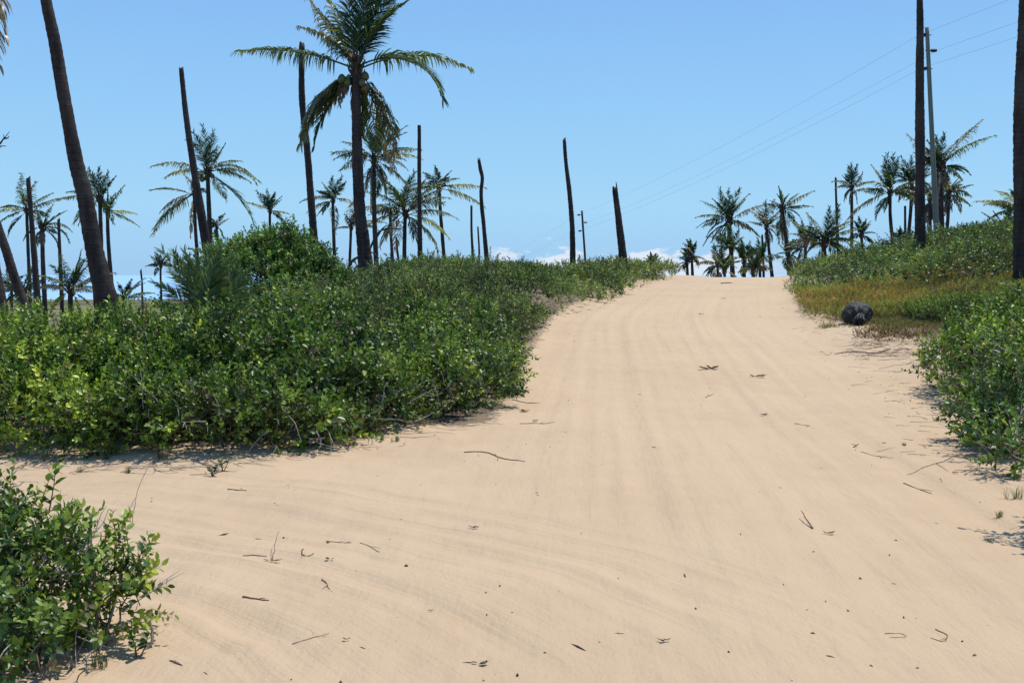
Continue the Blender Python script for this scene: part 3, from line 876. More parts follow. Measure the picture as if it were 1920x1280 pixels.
def trunk_geo(px_pts, Yd, seed, sides=12, top='flat', flare=1.0):
    """px_pts: (px, py, width px) from top to the lowest visible point; carried on down to the ground"""
    r = np.random.default_rng(seed)
    pts = np.array([P(a, b, Yd) for a, b, w in px_pts])
    rad = np.array([w * Yd / F / 2 for a, b, w in px_pts])
    lo, d = pts[-1], unit(pts[-1] - pts[-2])
    gz = height(lo[0], Yd) - .25
    if lo[2] > gz:
        k = (lo[2] - gz) / max(.5, -d[2]); e = lo + d * k; e[2] = gz
        pts = np.vstack([pts, (lo + e) / 2, e]); rad = np.append(rad, [rad[-1] * 1.06, rad[-1] * 1.2])
    L = np.linalg.norm(np.diff(pts, axis=0), axis=1).sum()
    n = int(np.clip(L / .055, 24, 260))
    c = smooth_curve(pts, n)
    dd = np.concatenate([[0], np.cumsum(np.linalg.norm(np.diff(pts, axis=0), axis=1))])
    rr = np.interp(np.linspace(0, dd[-1], n), dd, rad)
    c[:, 0] += .10 * rr * np.cumsum(r.normal(0, .25, n)) / math.sqrt(n) * 3
    ringp = .14
    s = np.linspace(0, L, n)
    rr = rr * (1 + .07 * (((s / ringp) % 1) - .5) + .05 * (N1(s * 1.7 + seed, 0 * s + 3.)) + r.normal(0, .015, n))
    mb = MB(); mb.tube(c[::-1], rr[::-1], sides)
    V = mb.V[0]
    # rough, uneven skin
    ang = np.tile(np.arange(sides), n)
    V[:n * sides] += (V[:n * sides] - np.repeat(c[::-1], sides, 0)) * (.10 * N2(ang * .9 + seed, np.repeat(s[::-1], sides) * 2.2))[:, None]
    if top == 'broken':
        V[(n - 1) * sides:n * sides, 2] += r.uniform(-.7, 2.2, sides) * rr[0]
        V[-1, 2] -= rr[0] * .8
    return mb, pts[-1], c[0], rr[0]

def dead_trunk(label, px_pts, Yd, seed, top='broken', spike=None, group='headless palm trunks'):
    mb, base, tp, r0 = trunk_geo(px_pts, Yd, seed, top=top)
    if spike:
        q = tp + np.array([r0 * .55, 0, -r0]); mb.tube([q, q + np.array([.01, 0, spike * .7]), q + np.array([-.02, 0, spike])], [r0 * .35, r0 * .25, r0 * .08], 5)
    base = base.copy(); base[2] += .25
    o = obj('dead_palm_trunk', mb.mesh([M_DEADTRUNK], smooth=True, origin=base))
    o.location = tuple(base)
    return tag(o, label, 'palm trunk', group)

PALS = {
    'g': [(.018, .034, .012), (.050, .072, .022), (.145, .160, .052)],
    'u': [(.014, .030, .012), (.032, .055, .018), (.075, .100, .032)],
    'y': [(.060, .070, .018), (.150, .150, .040), (.300, .270, .085)],
    'f': [(.030, .048, .014), (.075, .105, .030), (.150, .180, .062)],
    'd': [(.060, .048, .034), (.130, .105, .078), (.260, .220, .170)],
    'm': [(.035, .042, .020), (.090, .090, .045), (.200, .175, .100)],
}
def frond_geo(mb, pts, L, style, r, npair, wid, face=False, droop=None, ragged=.0):
    """rachis points -> rachis tube and two rows of narrow drooping leaflets"""
    n = len(pts)
    t = np.gradient(pts, axis=0); t = unit(t)
    pal = np.array(PALS[style]) * 2.0
    rc = {'g': (.10, .105, .035), 'u': (.07, .08, .03), 'y': (.26, .23, .06), 'f': (.10, .12, .04), 'd': (.14, .11, .08), 'm': (.14, .13, .06)}[style]
    mb.tube(pts, np.linspace(.009, .0018, n) * L, 5, rc)
    if droop is None: droop = {'g': 1.05, 'u': .30, 'f': .12, 'y': 1.0, 'd': 1.6, 'm': 1.25}[style]
    V = []; T = []; C = []; k = 0
    roll = r.normal(0, .35)
    for i in range(npair):
        s = .17 + .83 * (i + .5) / npair
        f = s * (n - 1); a = int(min(f, n - 2)); u = f - a
        p = pts[a] * (1 - u) + pts[a + 1] * u
        tt = unit(t[a] * (1 - u) + t[a + 1] * u)
        if face: sd = np.cross(tt, np.array([0, 1.0, 0]))
        else:
            sd = np.cross(tt, np.array([0, 0, 1.]))
            if np.linalg.norm(sd) < .45: sd = sd + np.cross(tt, np.array([math.cos(roll * 5), math.sin(roll * 5), 0])) * .6
        sd = unit(sd); up = np.cross(sd, tt)
        prof = math.sin(math.pi * min(1, (s - .06) / .9) ** .75) ** .6 * (1 - .35 * s) if s < .95 else .35
        ll = .33 * L * max(.2, prof)
        for sg in (-1, 1):
            if r.random() < ragged: continue
            l = ll * r.uniform(.75, 1.12)
            d0 = unit(sd * sg * (1.05 - .35 * s) + tt * (.35 + .45 * s + (.55 if style == 'u' else .75 if style == 'f' else 0)) + up * .25 + r.normal(0, .10, 3))
            g = np.array([0, 0, -1.0])
            dm = unit(d0 + g * droop * r.uniform(.5, .9)); de = unit(d0 * .8 + g * droop * r.uniform(1.1, 1.9))
            m = p + d0 * l * .3; m2 = m + dm * l * .4; e = m2 + de * l * .32
            wv = unit(np.cross(d0, g) + r.normal(0, .5, 3)) * wid * .5 * r.uniform(.7, 1.2)
            q = np.array([p - wv * .5, p + wv * .5, m - wv, m + wv, m2 - wv * .75, m2 + wv * .75, e])
            c = np.clip(r.beta(2, 2.4) + .15 * (s - .5) + (.0 if style != 'g' else .25 * (s > .8)), 0, 1) * 2
            j = min(int(c), 1); cc = pal[j] * (1 - (c - j)) + pal[j + 1] * (c - j)
            V.append(q); C.append(np.tile(cc, (7, 1)))
            T.append(np.array([[0, 1, 3], [0, 3, 2], [2, 3, 5], [2, 5, 4], [4, 5, 6]]) + k); k += 7
    if V: mb.add(np.concatenate(V), np.concatenate(T), None, np.concatenate(C))

def rachis(c, Yd, a0, a1, Lpx, r, out):
    """curve whose direction swings from a0 to a1 degrees in the picture plane; out = how far it swings in depth"""
    n = 16
    s = np.linspace(0, 1, n)
    ang = np.radians(a0 + (a1 - a0) * s ** 1.15)
    sc = Lpx * Yd / F / (n - 1)
    step = np.stack([np.cos(ang), out * np.cos(s * 1.2), np.sin(ang)], -1) * sc
    return np.asarray(c) + np.concatenate([[[0, 0, 0]], np.cumsum(step[:-1], 0)])

def palm(label, trunk_px, Yd, fronds, seed, fill=0, fillr=60, npair=None, wid=None, nuts=0, group='coconut palms', name='coconut_palm', fstyle='gguumd', low=-75, heart=True, hang=0):
    r = np.random.default_rng(seed)
    mb, base, tp, r0 = trunk_geo(trunk_px, Yd, seed)
    base = base.copy(); base[2] += .25
    root = thing(name, base, label, 'palm', group)
    tr = obj('trunk', mb.mesh([M_TRUNK], smooth=True, origin=base), root)
    npair = npair or int(np.clip(4200 / Yd, 46, 70)); wid = wid or max(.045, Yd * .00085)
    c = tp - np.array([0, 0, r0 * .5])
    fl = [f if len(f) > 4 else (*f, False) for f in fronds]
    for k in range(fill):
        a = r.uniform(low, 255 if low > -80 else 270) if k % 2 else (90 + r.normal(0, 45))
        a = float(a)
        if math.cos(math.radians(a)) >= 0: a1 = a - r.uniform(25, 75)
        else: a1 = a + r.uniform(25, 75)
        st = fstyle[r.integers(len(fstyle))]
        up_ = math.sin(math.radians(a)) > .6
        fl.append((a, a1 if not up_ else a + (a1 - a) * .6, fillr * r.uniform(.7, 1.05), 'u' if up_ and r.random() < .6 else st, bool(r.random() < .3)))
    for k in range(hang):
        a = -90 + r.normal(0, 22); fl.append((a, -90 + r.normal(0, 6), fillr * r.uniform(.6, .95), 'd', False))
    for (a0, a1, L, st, face) in fl:
        m2 = MB(); Lr = L * Yd / F
        frond_geo(m2, rachis(c + r.normal(0, r0 * .4, 3), Yd, a0, a1, L, r, r.uniform(-.5, .5) if not face else r.uniform(-.15, .15)), Lr, st, r, npair, wid, face, ragged=.28 if st == 'd' else .15)
        obj('frond', m2.mesh([M_FROND], origin=base), root)
    if heart:
        m3 = MB()
        for k in range(16):
            az = k * 2.4; z0 = (k / 16 - .6) * r0 * 5
            d = np.array([math.cos(az), math.sin(az), .9 + .5 * r.random()])
            p = tp + np.array([math.cos(az) * r0 * .6, math.sin(az) * r0 * .6, z0])
            m3.tube([p, p + unit(d) * r0 * 1.6, p + unit(d + np.array([0, 0, .6])) * r0 * 3.2], [r0 * .5, r0 * .34, r0 * .1], 5, (.075, .055, .04))
        m3.tube([tp - np.array([0, 0, r0 * 2]), tp + np.array([0, 0, r0 * 1.0]), tp + np.array([0, 0, r0 * 2.5])], [r0 * 1.05, r0 * 1.0, r0 * .2], 8, (.06, .048, .035))
        obj('leaf_bases', m3.mesh([M_TWIG], origin=base), root)
    for k in range(nuts):
        az = k * 1.9 + .4; rr_ = .125 * (.85 + .3 * r.random())
        q = c + np.array([math.cos(az) * (.30 + .10 * (k % 3)), math.sin(az) * .28 - .05, -.18 - .13 * (k % 4)])
        th = np.linspace(0, math.pi, 9)
        m4 = MB(); prof = np.sin(th) * (1 - .18 * np.cos(th)); prof[0] = prof[-1] = .02
        m4.tube(np.stack([q[0] + 0 * th, q[1] + 0 * th, q[2] + np.cos(th) * rr_ * 1.15], -1), prof * rr_, 10, (.075, .105, .022) if k % 3 else (.12, .10, .035))
        obj('coconut', m4.mesh([M_NUT], smooth=True, origin=base), root)
    return root

# the tall palm that dominates the picture
palm('tall coconut palm with green coconuts and long arching fronds, largest crown, left of the track',
     [(668, 128, 16), (668, 180, 17), (669, 260, 19), (671, 330, 20), (675, 400, 22), (681, 450, 25), (685, 492, 30)], 36,
     [(158, 188, 222, 'g'), (30, -28, 215, 'g'), (22, -82, 205, 'u'), (208, 258, 182, 'm'), (220, 262, 165, 'u'),
      (118, 128, 175, 'm'), (122, 170, 140, 'm'), (108, 118, 170, 'g'), (84, 72, 190, 'u', True), (78, 55, 180, 'u', True), (96, 92, 165, 'u', True), (70, 30, 165, 'u'), (88, 64, 176, 'u', True), (73, 46, 168, 'u', True), (203, 250, 165, 'm'),
      (-70, -84, 165, 'g', True), (-58, -88, 185, 'd'), (-48, -88, 165, 'm'), (-84, -98, 120, 'u'), (-120, -95, 75, 'd'), (-100, -92, 85, 'd'), (200, 240, 110, 'd')],
     101, npair=84, wid=.062, nuts=8)

# left group, near to far
palm('thick dark palm trunk leaning left out of the top of the frame at left',
     [(30, -430, 15), (62, -170, 17), (78, -50, 19), (86, 0, 20), (102, 75, 22), (117, 165, 24), (130, 235, 25), (142, 300, 27), (160, 370, 29), (172, 440, 31), (185, 500, 35), (203, 570, 42), (212, 610, 48)], 19,
     [(20, -40, 330, 'g'), (60, -10, 330, 'g'), (100, 130, 330, 'u'), (150, 220, 330, 'g'), (170, 240, 320, 'm'), (75, 60, 330, 'u')], 102, npair=40, wid=.045, group='leaning palms at the left edge')
palm('slim palm trunk leaning left at the left edge, beside the dark stump like trunk',
     [(-150, 60, 13), (-110, 180, 14), (-60, 300, 15), (-18, 390, 17), (5, 450, 16), (30, 530, 17), (48, 580, 19)], 30,
     [(100, 150, 200, 'u'), (40, -30, 120, 'g'), (150, 230, 190, 'g'), (190, 250, 180, 'm'), (70, 50, 180, 'u')], 103, npair=30, group='leaning palms at the left edge')
palm('dark palm trunk in the left corner with a grey dead frond hanging above it',
     [(-112, -120, 26), (-90, 100, 28), (-54, 300, 28), (-26, 450, 30), (-14, 530, 33), (-6, 600, 40)], 17,
     [(-42, -89, 250, 'd'), (-35, -88, 235, 'd'), (-48, -90, 262, 'd'), (110, 150, 320, 'g'), (160, 220, 320, 'g'), (80, 100, 300, 'u')], 104, npair=40, wid=.05, group='leaning palms at the left edge')

dead_trunk('tall headless palm trunk leaning left in front of the palm with drooping fronds', [(340, 132, 9), (344, 175, 9.5), (352, 240, 11), (365, 325, 13), (377, 400, 16), (388, 470, 19)], 27, 201)
dead_trunk('headless palm trunk leaning left among the palms at far left', [(53, 337, 8), (58, 400, 8.5), (64, 480, 11), (71, 575, 13)], 46, 202)
dead_trunk('thin headless palm trunk beside the short yellow palm at left', [(110, 412, 5), (113, 500, 6.5), (117, 590, 8)], 60, 203)
dead_trunk('very tall headless trunk behind the left frond of the tall coconut palm', [(566, 88, 11), (566, 183, 11.5), (576, 284, 12.5), (582, 365, 13.5), (588, 445, 15)], 38, 204)
dead_trunk('straight headless trunk right of the tall coconut palm', [(786, 235, 6.5), (786, 330, 7.5), (787, 420, 8.5), (788, 489, 10)], 50, 205, top='flat')
dead_trunk('crooked topped headless trunk left of the cloud', [(898, 301, 6), (901, 318, 7), (904, 330, 6.5), (902, 358, 7), (907, 422, 7.5), (914, 503, 9.5)], 50, 206)
dead_trunk('short thin headless trunk, left one of the pair beside the crooked topped trunk', [(884, 388, 4), (884, 430, 4.5), (887, 491, 5.5)], 75, 207, spike=.25)
dead_trunk('shortest thin headless trunk, right one of the pair beside the crooked topped trunk', [(896, 426, 3), (898, 460, 3.5), (899, 497, 4.5)], 80, 208)
dead_trunk('tall curved headless trunk standing on the ridge beside the distant utility pole', [(1058, 263, 6.5), (1061, 303, 7), (1067, 350, 8.5), (1073, 419, 9.5), (1075, 490, 11)], 47, 209)
dead_trunk('stout broken palm stump with a splinter on top on the left ridge near the crest', [(1153, 357, 10), (1161, 419, 13), (1166, 460, 15), (1169, 492, 16.5)], 44, 210, spike=.45)
dead_trunk('tall rough headless trunk in front of the pale utility pole', [(1721, -60, 11), (1724, -10, 11), (1725, 40, 13), (1725, 130, 15), (1726, 250, 17), (1726, 360, 18), (1727, 475, 21)], 36, 211)
dead_trunk('dark palm trunk cut by the right frame edge', [(1923, -80, 20), (1921, 20, 21), (1917, 130, 24), (1914, 200, 26), (1914, 300, 27), (1914, 420, 27), (1915, 560, 29)], 26, 212)
dead_trunk('thin headless trunk above the clump of low palms on the right dune', [(1567, 335, 4), (1568, 380, 4.2), (1570, 440, 4.8)], 80, 213)
dead_trunk('short headless trunk between the palms left of the pale utility pole', [(1697, 386, 4.4), (1697, 420, 4.4), (1697, 460, 4.8)], 75, 214, top='flat')
dead_trunk('short headless trunk at the crest beside the leaning slim palm', [(1429, 443, 4), (1431, 480, 4.4), (1432, 520, 4.8)], 85, 215)
dead_trunk('slim headless trunk, left of the two in front of the bushy palm', [(731, 392, 5.5), (733, 440, 5.5), (736, 492, 6)], 70, 216)
dead_trunk('short slim headless trunk, right of the two in front of the bushy palm', [(743, 445, 3.8), (745, 470, 4), (748, 492, 4.4)], 85, 217)
dead_trunk('small splintered stump far off left of the feathery dwarf palm', [(264, 508, 3.5), (266, 525, 3.5), (267, 560, 4)], 80, 218, spike=.3)
dead_trunk('slim dark trunk close beside the thick leaning palm trunk', [(175, 500, 5), (177, 545, 6), (180, 600, 7)], 55, 219)

# palms behind the thicket
palm('coconut palm with dark upright crown and drooping side fronds, behind the tall headless leaning trunk',
     [(389, 322, 8), (391, 370, 8), (393, 420, 9), (396, 470, 10)], 65,
     [(100, 120, 80, 'u', True), (88, 100, 85, 'u', True), (76, 84, 78, 'u', True), (110, 140, 75, 'u', True), (65, 60, 60, 'u'), (150, 205, 95, 'm'), (158, 215, 85, 'y'), (28, -70, 105, 'g'), (18, -45, 98, 'g'), (-30, -68, 125, 'u'), (-45, -75, 62, 'y', True), (5, -40, 80, 'm'), (40, -10, 70, 'g')], 111, fill=2, fillr=60, nuts=3)
palm('palm with long feathery fronds sagging left and dead fronds round its trunk',
     [(364, 362, 6), (366, 420, 6), (370, 480, 7)], 68,
     [(160, 190, 85, 'u'), (205, 238, 120, 'm'), (212, 232, 100, 'g'), (-85, -92, 70, 'd'), (-95, -90, 80, 'd'), (-80, -88, 62, 'd'), (190, 235, 70, 'd')], 112, fill=3, fillr=45)
palm('small palm between the drooping palm and the bright round bush', [(406, 425, 4), (408, 445, 4), (410, 470, 5)], 95, [], 113, fill=11, fillr=28, hang=3)
palm('small dense palm just above the bright round bush', [(506, 395, 4.5), (506, 415, 5), (507, 440, 5)], 95,
     [(150, 175, 42, 'y'), (10, -30, 36, 'y'), (120, 130, 45, 'u', True), (100, 95, 42, 'u', True), (80, 70, 38, 'u', True), (60, 40, 36, 'u')], 114, fill=10, fillr=34, low=-20)
palm('slim palm with swept crown between the round bush and the tall coconut palm', [(624, 375, 5), (625, 420, 6), (628, 500, 7)], 75,
     [(75, 62, 48, 'u', True), (95, 80, 46, 'u', True), (60, 45, 40, 'u', True), (160, 215, 62, 'm'), (185, 225, 55, 'd'), (20, -75, 55, 'm'), (110, 130, 38, 'g'), (-80, -92, 60, 'd'), (215, 240, 40, 'g')], 115, fill=4, fillr=36)
palm('tall palm with ragged brown crown close behind the tall coconut palm', [(701, 300, 8), (701, 360, 8), (703, 430, 9), (706, 495, 10)], 58,
     [(30, -5, 90, 'm'), (20, -25, 88, 'y'), (150, 215, 78, 'm'), (60, 30, 85, 'u'), (110, 130, 90, 'u'), (85, 80, 85, 'u'), (-25, -60, 95, 'm'), (-60, -85, 70, 'd'), (-120, -95, 80, 'd'), (-100, -90, 90, 'd'), (130, 175, 70, 'm')], 116, fill=9, fillr=76, hang=4)
palm('bushy palm with a wide shaggy crown right of the tall coconut palm', [(760, 400, 7), (759, 430, 7), (758, 490, 8)], 62,
     [(40, -10, 90, 'g'), (20, -35, 95, 'm'), (-10, -55, 90, 'y'), (-30, -70, 95, 'g'), (60, 20, 90, 'g'), (85, 70, 85, 'u'), (110, 140, 90, 'u'), (130, 180, 95, 'g'), (155, 205, 95, 'm'), (180, 225, 85, 'y'), (-60, -85, 85, 'u'), (215, 250, 80, 'd')], 117, fill=14, fillr=84, low=-50)
palm('slim palm with two long fronds reaching right to the crooked topped trunk', [(823, 352, 6), (826, 400, 6), (832, 478, 7)], 65,
     [(12, -14, 88, 'y'), (-8, -38, 92, 'y'), (120, 150, 42, 'u', True), (95, 110, 40, 'u', True), (70, 40, 40, 'u'), (50, -10, 45, 'g'), (150, 205, 55, 'm'), (170, 215, 60, 'm'), (-85, -92, 30, 'd'), (-100, -90, 34, 'd')], 118, fill=3, fillr=36)
palm('palm with a hanging dead frond half hidden behind the tall coconut trunk', [(658, 425, 5), (657, 460, 5), (655, 510, 5.5)], 70,
     [(100, 60, 55, 'd'), (80, 50, 50, 'd'), (15, -40, 55, 'g'), (160, 215, 30, 'd'), (30, -20, 70, 'm')], 119, fill=3, fillr=32)
palm('palm with dark upright crown behind the thick leaning palm trunk', [(187, 372, 7), (189, 430, 7.5), (191, 520, 8)], 76,
     [(90, 92, 60, 'u', True), (105, 115, 60, 'u', True), (75, 68, 55, 'u', True), (120, 145, 60, 'g'), (150, 190, 72, 'g'), (165, 200, 80, 'm'), (195, 240, 75, 'g'), (215, 255, 60, 'm')], 120, fill=4, fillr=55)
palm('slim palm with two fronds reaching right, just right of the thick leaning palm trunk', [(201, 395, 6), (203, 450, 7), (208, 520, 8)], 78,
     [(60, 48, 60, 'g'), (5, -18, 62, 'y'), (-15, -42, 58, 'g'), (85, 80, 40, 'u'), (110, 120, 38, 'u', True)], 121, fill=4, fillr=40)
palm('feathery palm behind the headless trunk at far left', [(50, 395, 5.5), (53, 470, 6), (57, 575, 7)], 82,
     [(110, 95, 72, 'g'), (150, 205, 62, 'm'), (165, 215, 58, 'y'), (195, 235, 55, 'g'), (215, 250, 58, 'u'), (70, 50, 60, 'g'), (50, 20, 60, 'g'), (35, 10, 68, 'm')], 122, fill=4, fillr=50)
palm('palm with drooping dark fronds between the far left headless trunks', [(79, 425, 7), (80, 480, 8), (84, 575, 9)], 74,
     [(50, 25, 55, 'u'), (120, 150, 40, 'm'), (10, -80, 62, 'u'), (35, -60, 60, 'm'), (-40, -85, 50, 'u'), (190, 250, 45, 'u'), (70, 50, 48, 'g')], 123, fill=5, fillr=38, hang=2)
palm('short palm with yellow lower fronds standing behind the yellow green shrub', [(132, 543, 9), (132, 570, 9), (132, 600, 9)], 52,
     [(70, 55, 75, 'g', True), (100, 110, 70, 'g', True), (40, 0, 85, 'g'), (140, 180, 80, 'g'), (160, 200, 75, 'm'), (15, -30, 80, 'g'), (-30, -65, 60, 'y'), (-75, -95, 55, 'y'), (210, 250, 55, 'y'), (85, 80, 72, 'u')], 124, fill=7, fillr=62, low=-30)
palm('low shaggy palm behind the headless trunks at far left', [(45, 545, 7), (45, 570, 7), (45, 590, 7)], 80, [], 125, fill=14, fillr=55, low=-20)
palm('tiny distant palm left of the feathery dwarf palm', [(301, 498, 4), (301, 512, 4), (302, 540, 4)], 100, [(85, 80, 26, 'd', True), (165, 200, 30, 'm')], 126, fill=9, fillr=26, low=-10)
palm('low spreading palm behind the thicket left of the feathery dwarf palm', [(232, 560, 6), (232, 575, 6), (232, 600, 6)], 55, [(150, 190, 40, 'y'), (30, -10, 60, 'g'), (60, 30, 55, 'g')], 127, fill=9, fillr=42, low=0)
palm('small distant palm low at left between the slim leaning trunk and headless trunk', [(22, 540, 5), (22, 560, 5), (22, 590, 5)], 95, [], 128, fill=10, fillr=36, low=-20)

# crest and right hand palms
RG = 'coconut palms beyond the crest'
palm('full crowned palm standing alone above the crest of the track', [(1367, 412, 8), (1369, 450, 8), (1374, 520, 9)], 88,
     [(110, 100, 62, 'u', True), (95, 85, 60, 'u', True), (78, 62, 62, 'u', True), (65, 40, 58, 'g'), (130, 165, 65, 'g'), (150, 205, 60, 'g'), (165, 225, 60, 'u'), (205, 245, 62, 'u'), (35, 10, 72, 'm'), (-15, -55, 70, 'm'), (-5, -45, 62, 'g'), (120, 140, 50, 'u')], 131, fill=11, fillr=54, nuts=3, group=RG)
palm('slim leaning palm with two tufts in its crown, right of the full crowned palm', [(1437, 425, 5), (1441, 460, 5.5), (1448, 520, 7)], 86,
     [(80, 60, 55, 'm'), (100, 85, 50, 'u', True), (110, 130, 46, 'd'), (120, 160, 46, 'm'), (60, 45, 50, 'm'), (-80, -90, 40, 'd'), (20, -65, 45, 'd')], 132, fill=7, fillr=34, hang=2, group=RG)
palm('palm with a thick skirt of dead fronds and two bare fronds reaching right', [(1467, 392, 6), (1474, 450, 6.5), (1485, 510, 8)], 84,
     [(40, 20, 62, 'm'), (20, -12, 50, 'm'), (100, 105, 42, 'u'), (60, 30, 45, 'g'), (-85, -90, 62, 'd'), (-78, -84, 66, 'd'), (-95, -92, 60, 'd'), (-70, -78, 60, 'd'), (-100, -88, 52, 'u'), (130, 170, 30, 'm'), (-40, -75, 60, 'g')], 133, fill=6, fillr=40, hang=6, group=RG)
palm('broad low palm clump half sunk behind the right dune', [(1545, 452, 9), (1545, 465, 9), (1545, 490, 9)], 62,
     [(60, 85, 70, 'u', True), (75, 95, 65, 'u', True), (140, 150, 72, 'g'), (150, 185, 66, 'm'), (120, 130, 66, 'g'), (30, 5, 70, 'g'), (45, 20, 70, 'm'), (15, -25, 66, 'y'), (165, 215, 60, 'y')], 134, fill=14, fillr=60, low=-35, group=RG)
palm('slim palm with an upright brush crown and one frond drooping left', [(1597, 352, 5), (1597, 390, 5.5), (1597, 450, 6)], 78,
     [(90, 92, 46, 'u', True), (98, 100, 44, 'u', True), (80, 78, 44, 'u', True), (140, 200, 44, 'm'), (150, 225, 38, 'd'), (40, 70, 40, 'm'), (30, 5, 38, 'm'), (-70, -92, 30, 'd'), (-110, -90, 30, 'd')], 135, fill=3, fillr=28, hang=3, group=RG)
palm('palm with upright brush crown and long arching side fronds, left of the rough trunk', [(1669, 360, 6), (1669, 400, 6), (1674, 455, 7)], 72,
     [(92, 95, 72, 'u', True), (84, 84, 74, 'u', True), (100, 102, 66, 'u', True), (75, 78, 66, 'u', True), (118, 128, 62, 'm'), (140, 195, 62, 'y'), (155, 205, 70, 'm'), (200, 240, 90, 'm'), (215, 260, 60, 'u'), (40, -5, 58, 'g'), (25, -40, 50, 'm'), (10, -50, 58, 'g')], 136, fill=6, fillr=50, group=RG)
palm('dark crowned palm half hidden behind the rough headless trunk', [(1709, 340, 5.5), (1708, 390, 6), (1702, 455, 7)], 74,
     [(110, 120, 50, 'u', True), (90, 95, 48, 'u', True), (150, 175, 46, 'u'), (165, 210, 44, 'd'), (30, 10, 45, 'm'), (-20, -60, 45, 'd'), (195, 235, 44, 'd')], 137, fill=12, fillr=52, hang=5, group=RG)
palm('tall palm with two long ragged fronds reaching up right behind the pale pole', [(1763, 310, 10), (1764, 370, 10), (1766, 450, 11)], 58,
     [(52, 40, 118, 'm'), (48, 10, 98, 'g'), (100, 92, 58, 'u', True), (88, 80, 60, 'u', True), (135, 140, 88, 'd'), (150, 165, 60, 'u'), (-70, -90, 62, 'm'), (-100, -92, 70, 'd'), (165, 215, 60, 'm')], 138, fill=11, fillr=58, hang=6, group=RG)
palm('smaller palm with dry yellow crown right of the pale utility pole', [(1779, 362, 6), (1778, 400, 6), (1774, 450, 7)], 66,
     [(50, 35, 40, 'm'), (35, 5, 42, 'm'), (-10, -40, 52, 'm'), (90, 95, 40, 'u', True), (110, 140, 40, 'y'), (150, 220, 40, 'y'), (-50, -85, 40, 'd'), (-110, -90, 40, 'd')], 139, fill=9, fillr=42, hang=5, group=RG)
palm('palm with hanging dead fronds directly left of the pale utility pole', [(1744, 372, 5.5), (1744, 410, 6), (1745, 460, 6.5)], 70,
     [(-85, -90, 55, 'd'), (-95, -90, 60, 'd'), (-75, -88, 50, 'd'), (100, 130, 40, 'u')], 140, fill=9, fillr=46, hang=5, group=RG)
palm('palm with pale yellow fronds at the right edge behind the frame edge trunk', [(1908, 395, 8), (1908, 420, 8), (1908, 450, 9)], 58,
     [(120, 175, 66, 'y'), (155, 190, 95, 'y'), (140, 200, 60, 'g'), (170, 230, 60, 'g'), (60, 20, 70, 'g'), (30, -20, 70, 'g')], 141, fill=5, fillr=55, low=-30, group=RG)
palm('low dark palm on the right dune top under the pale yellow fronds', [(1882, 425, 7), (1882, 435, 7), (1882, 450, 8)], 52, [], 142, fill=11, fillr=44, low=0, group=RG)
for lab, px, py, Yd, fr, sd, tl in (
    ('small low palm at the left end of the crest palms', 1297, 480, 80, 32, 151, 530), ('slim small palm close beside the leftmost crest palm', 1288, 490, 90, 24, 152, 530),
    ('low dark bushy palm under the left side of the full crowned palm', 1345, 495, 76, 40, 153, 540), ('low bushy palm directly under the full crowned palm', 1372, 468, 82, 46, 154, 530),
    ('low bushy palm right of the full crowned palm trunk', 1395, 490, 78, 44, 155, 540), ('low spreading palm at the crest beside the short headless trunk', 1424, 488, 80, 44, 156, 540),
    ('small low palm under the slim leaning palm', 1412, 505, 72, 34, 162, 540), ('lowest dark palm in the middle of the crest palms', 1358, 508, 70, 36, 163, 540),
    ('small brown palm under the palm with the skirt of dead fronds', 1477, 475, 90, 32, 157, 530), ('low yellowish palm left of the broad low palm clump', 1510, 460, 74, 46, 158, 510),
    ('little palm right of the broad low palm clump', 1615, 440, 70, 34, 159, 470), ('tiny palm top peeping over the scrub on the left ridge by the crest', 1223, 490, 66, 18, 160, 520),
    ('small palm top peeping over the scrub left of the rough trunk', 1690, 452, 66, 28, 161, 475)):
    palm(lab, [(px, py, 5), (px + 1, (py + tl) / 2, 5.5), (px + 2, tl, 6)], Yd, [(95, 100, fr, 'u', True), (75, 70, fr * .9, 'u', True)], sd, fill=11, fillr=fr, low=-40, group=RG, fstyle='gggumdy')

# feathery dwarf palm sprouting in the thicket
r = np.random.default_rng(61)
b = P(392, 600, 17.2); b[2] = height(b[0], 17.2)
root = thing('dwarf_palm', b, 'feathery dwarf palm with upright fronds sprouting from the thicket beside the round bush', 'palm')
for k, (a0, a1, L) in enumerate([(122, 126, 195), (116, 118, 175), (111, 110, 170), (106, 102, 155), (100, 104, 165), (95, 92, 160), (91, 88, 170), (86, 82, 160), (80, 74, 165), (75, 68, 170), (69, 60, 165), (63, 50, 150), (132, 150, 150), (145, 165, 120), (55, 35, 120), (128, 140, 160), (98, 97, 150), (84, 85, 150), (72, 74, 150)]):
    m2 = MB(); Yk = 16.3 + r.uniform(-.3, .3); c = P(392 + r.normal(0, 14), 612, Yk)
    frond_geo(m2, rachis(c, Yk, a0, a1, L * .88, r, r.uniform(-.25, .25)), L * 17 / F * .78, 'f', r, 60, .024, True)
    obj('frond', m2.mesh([M_FROND], origin=b), root)

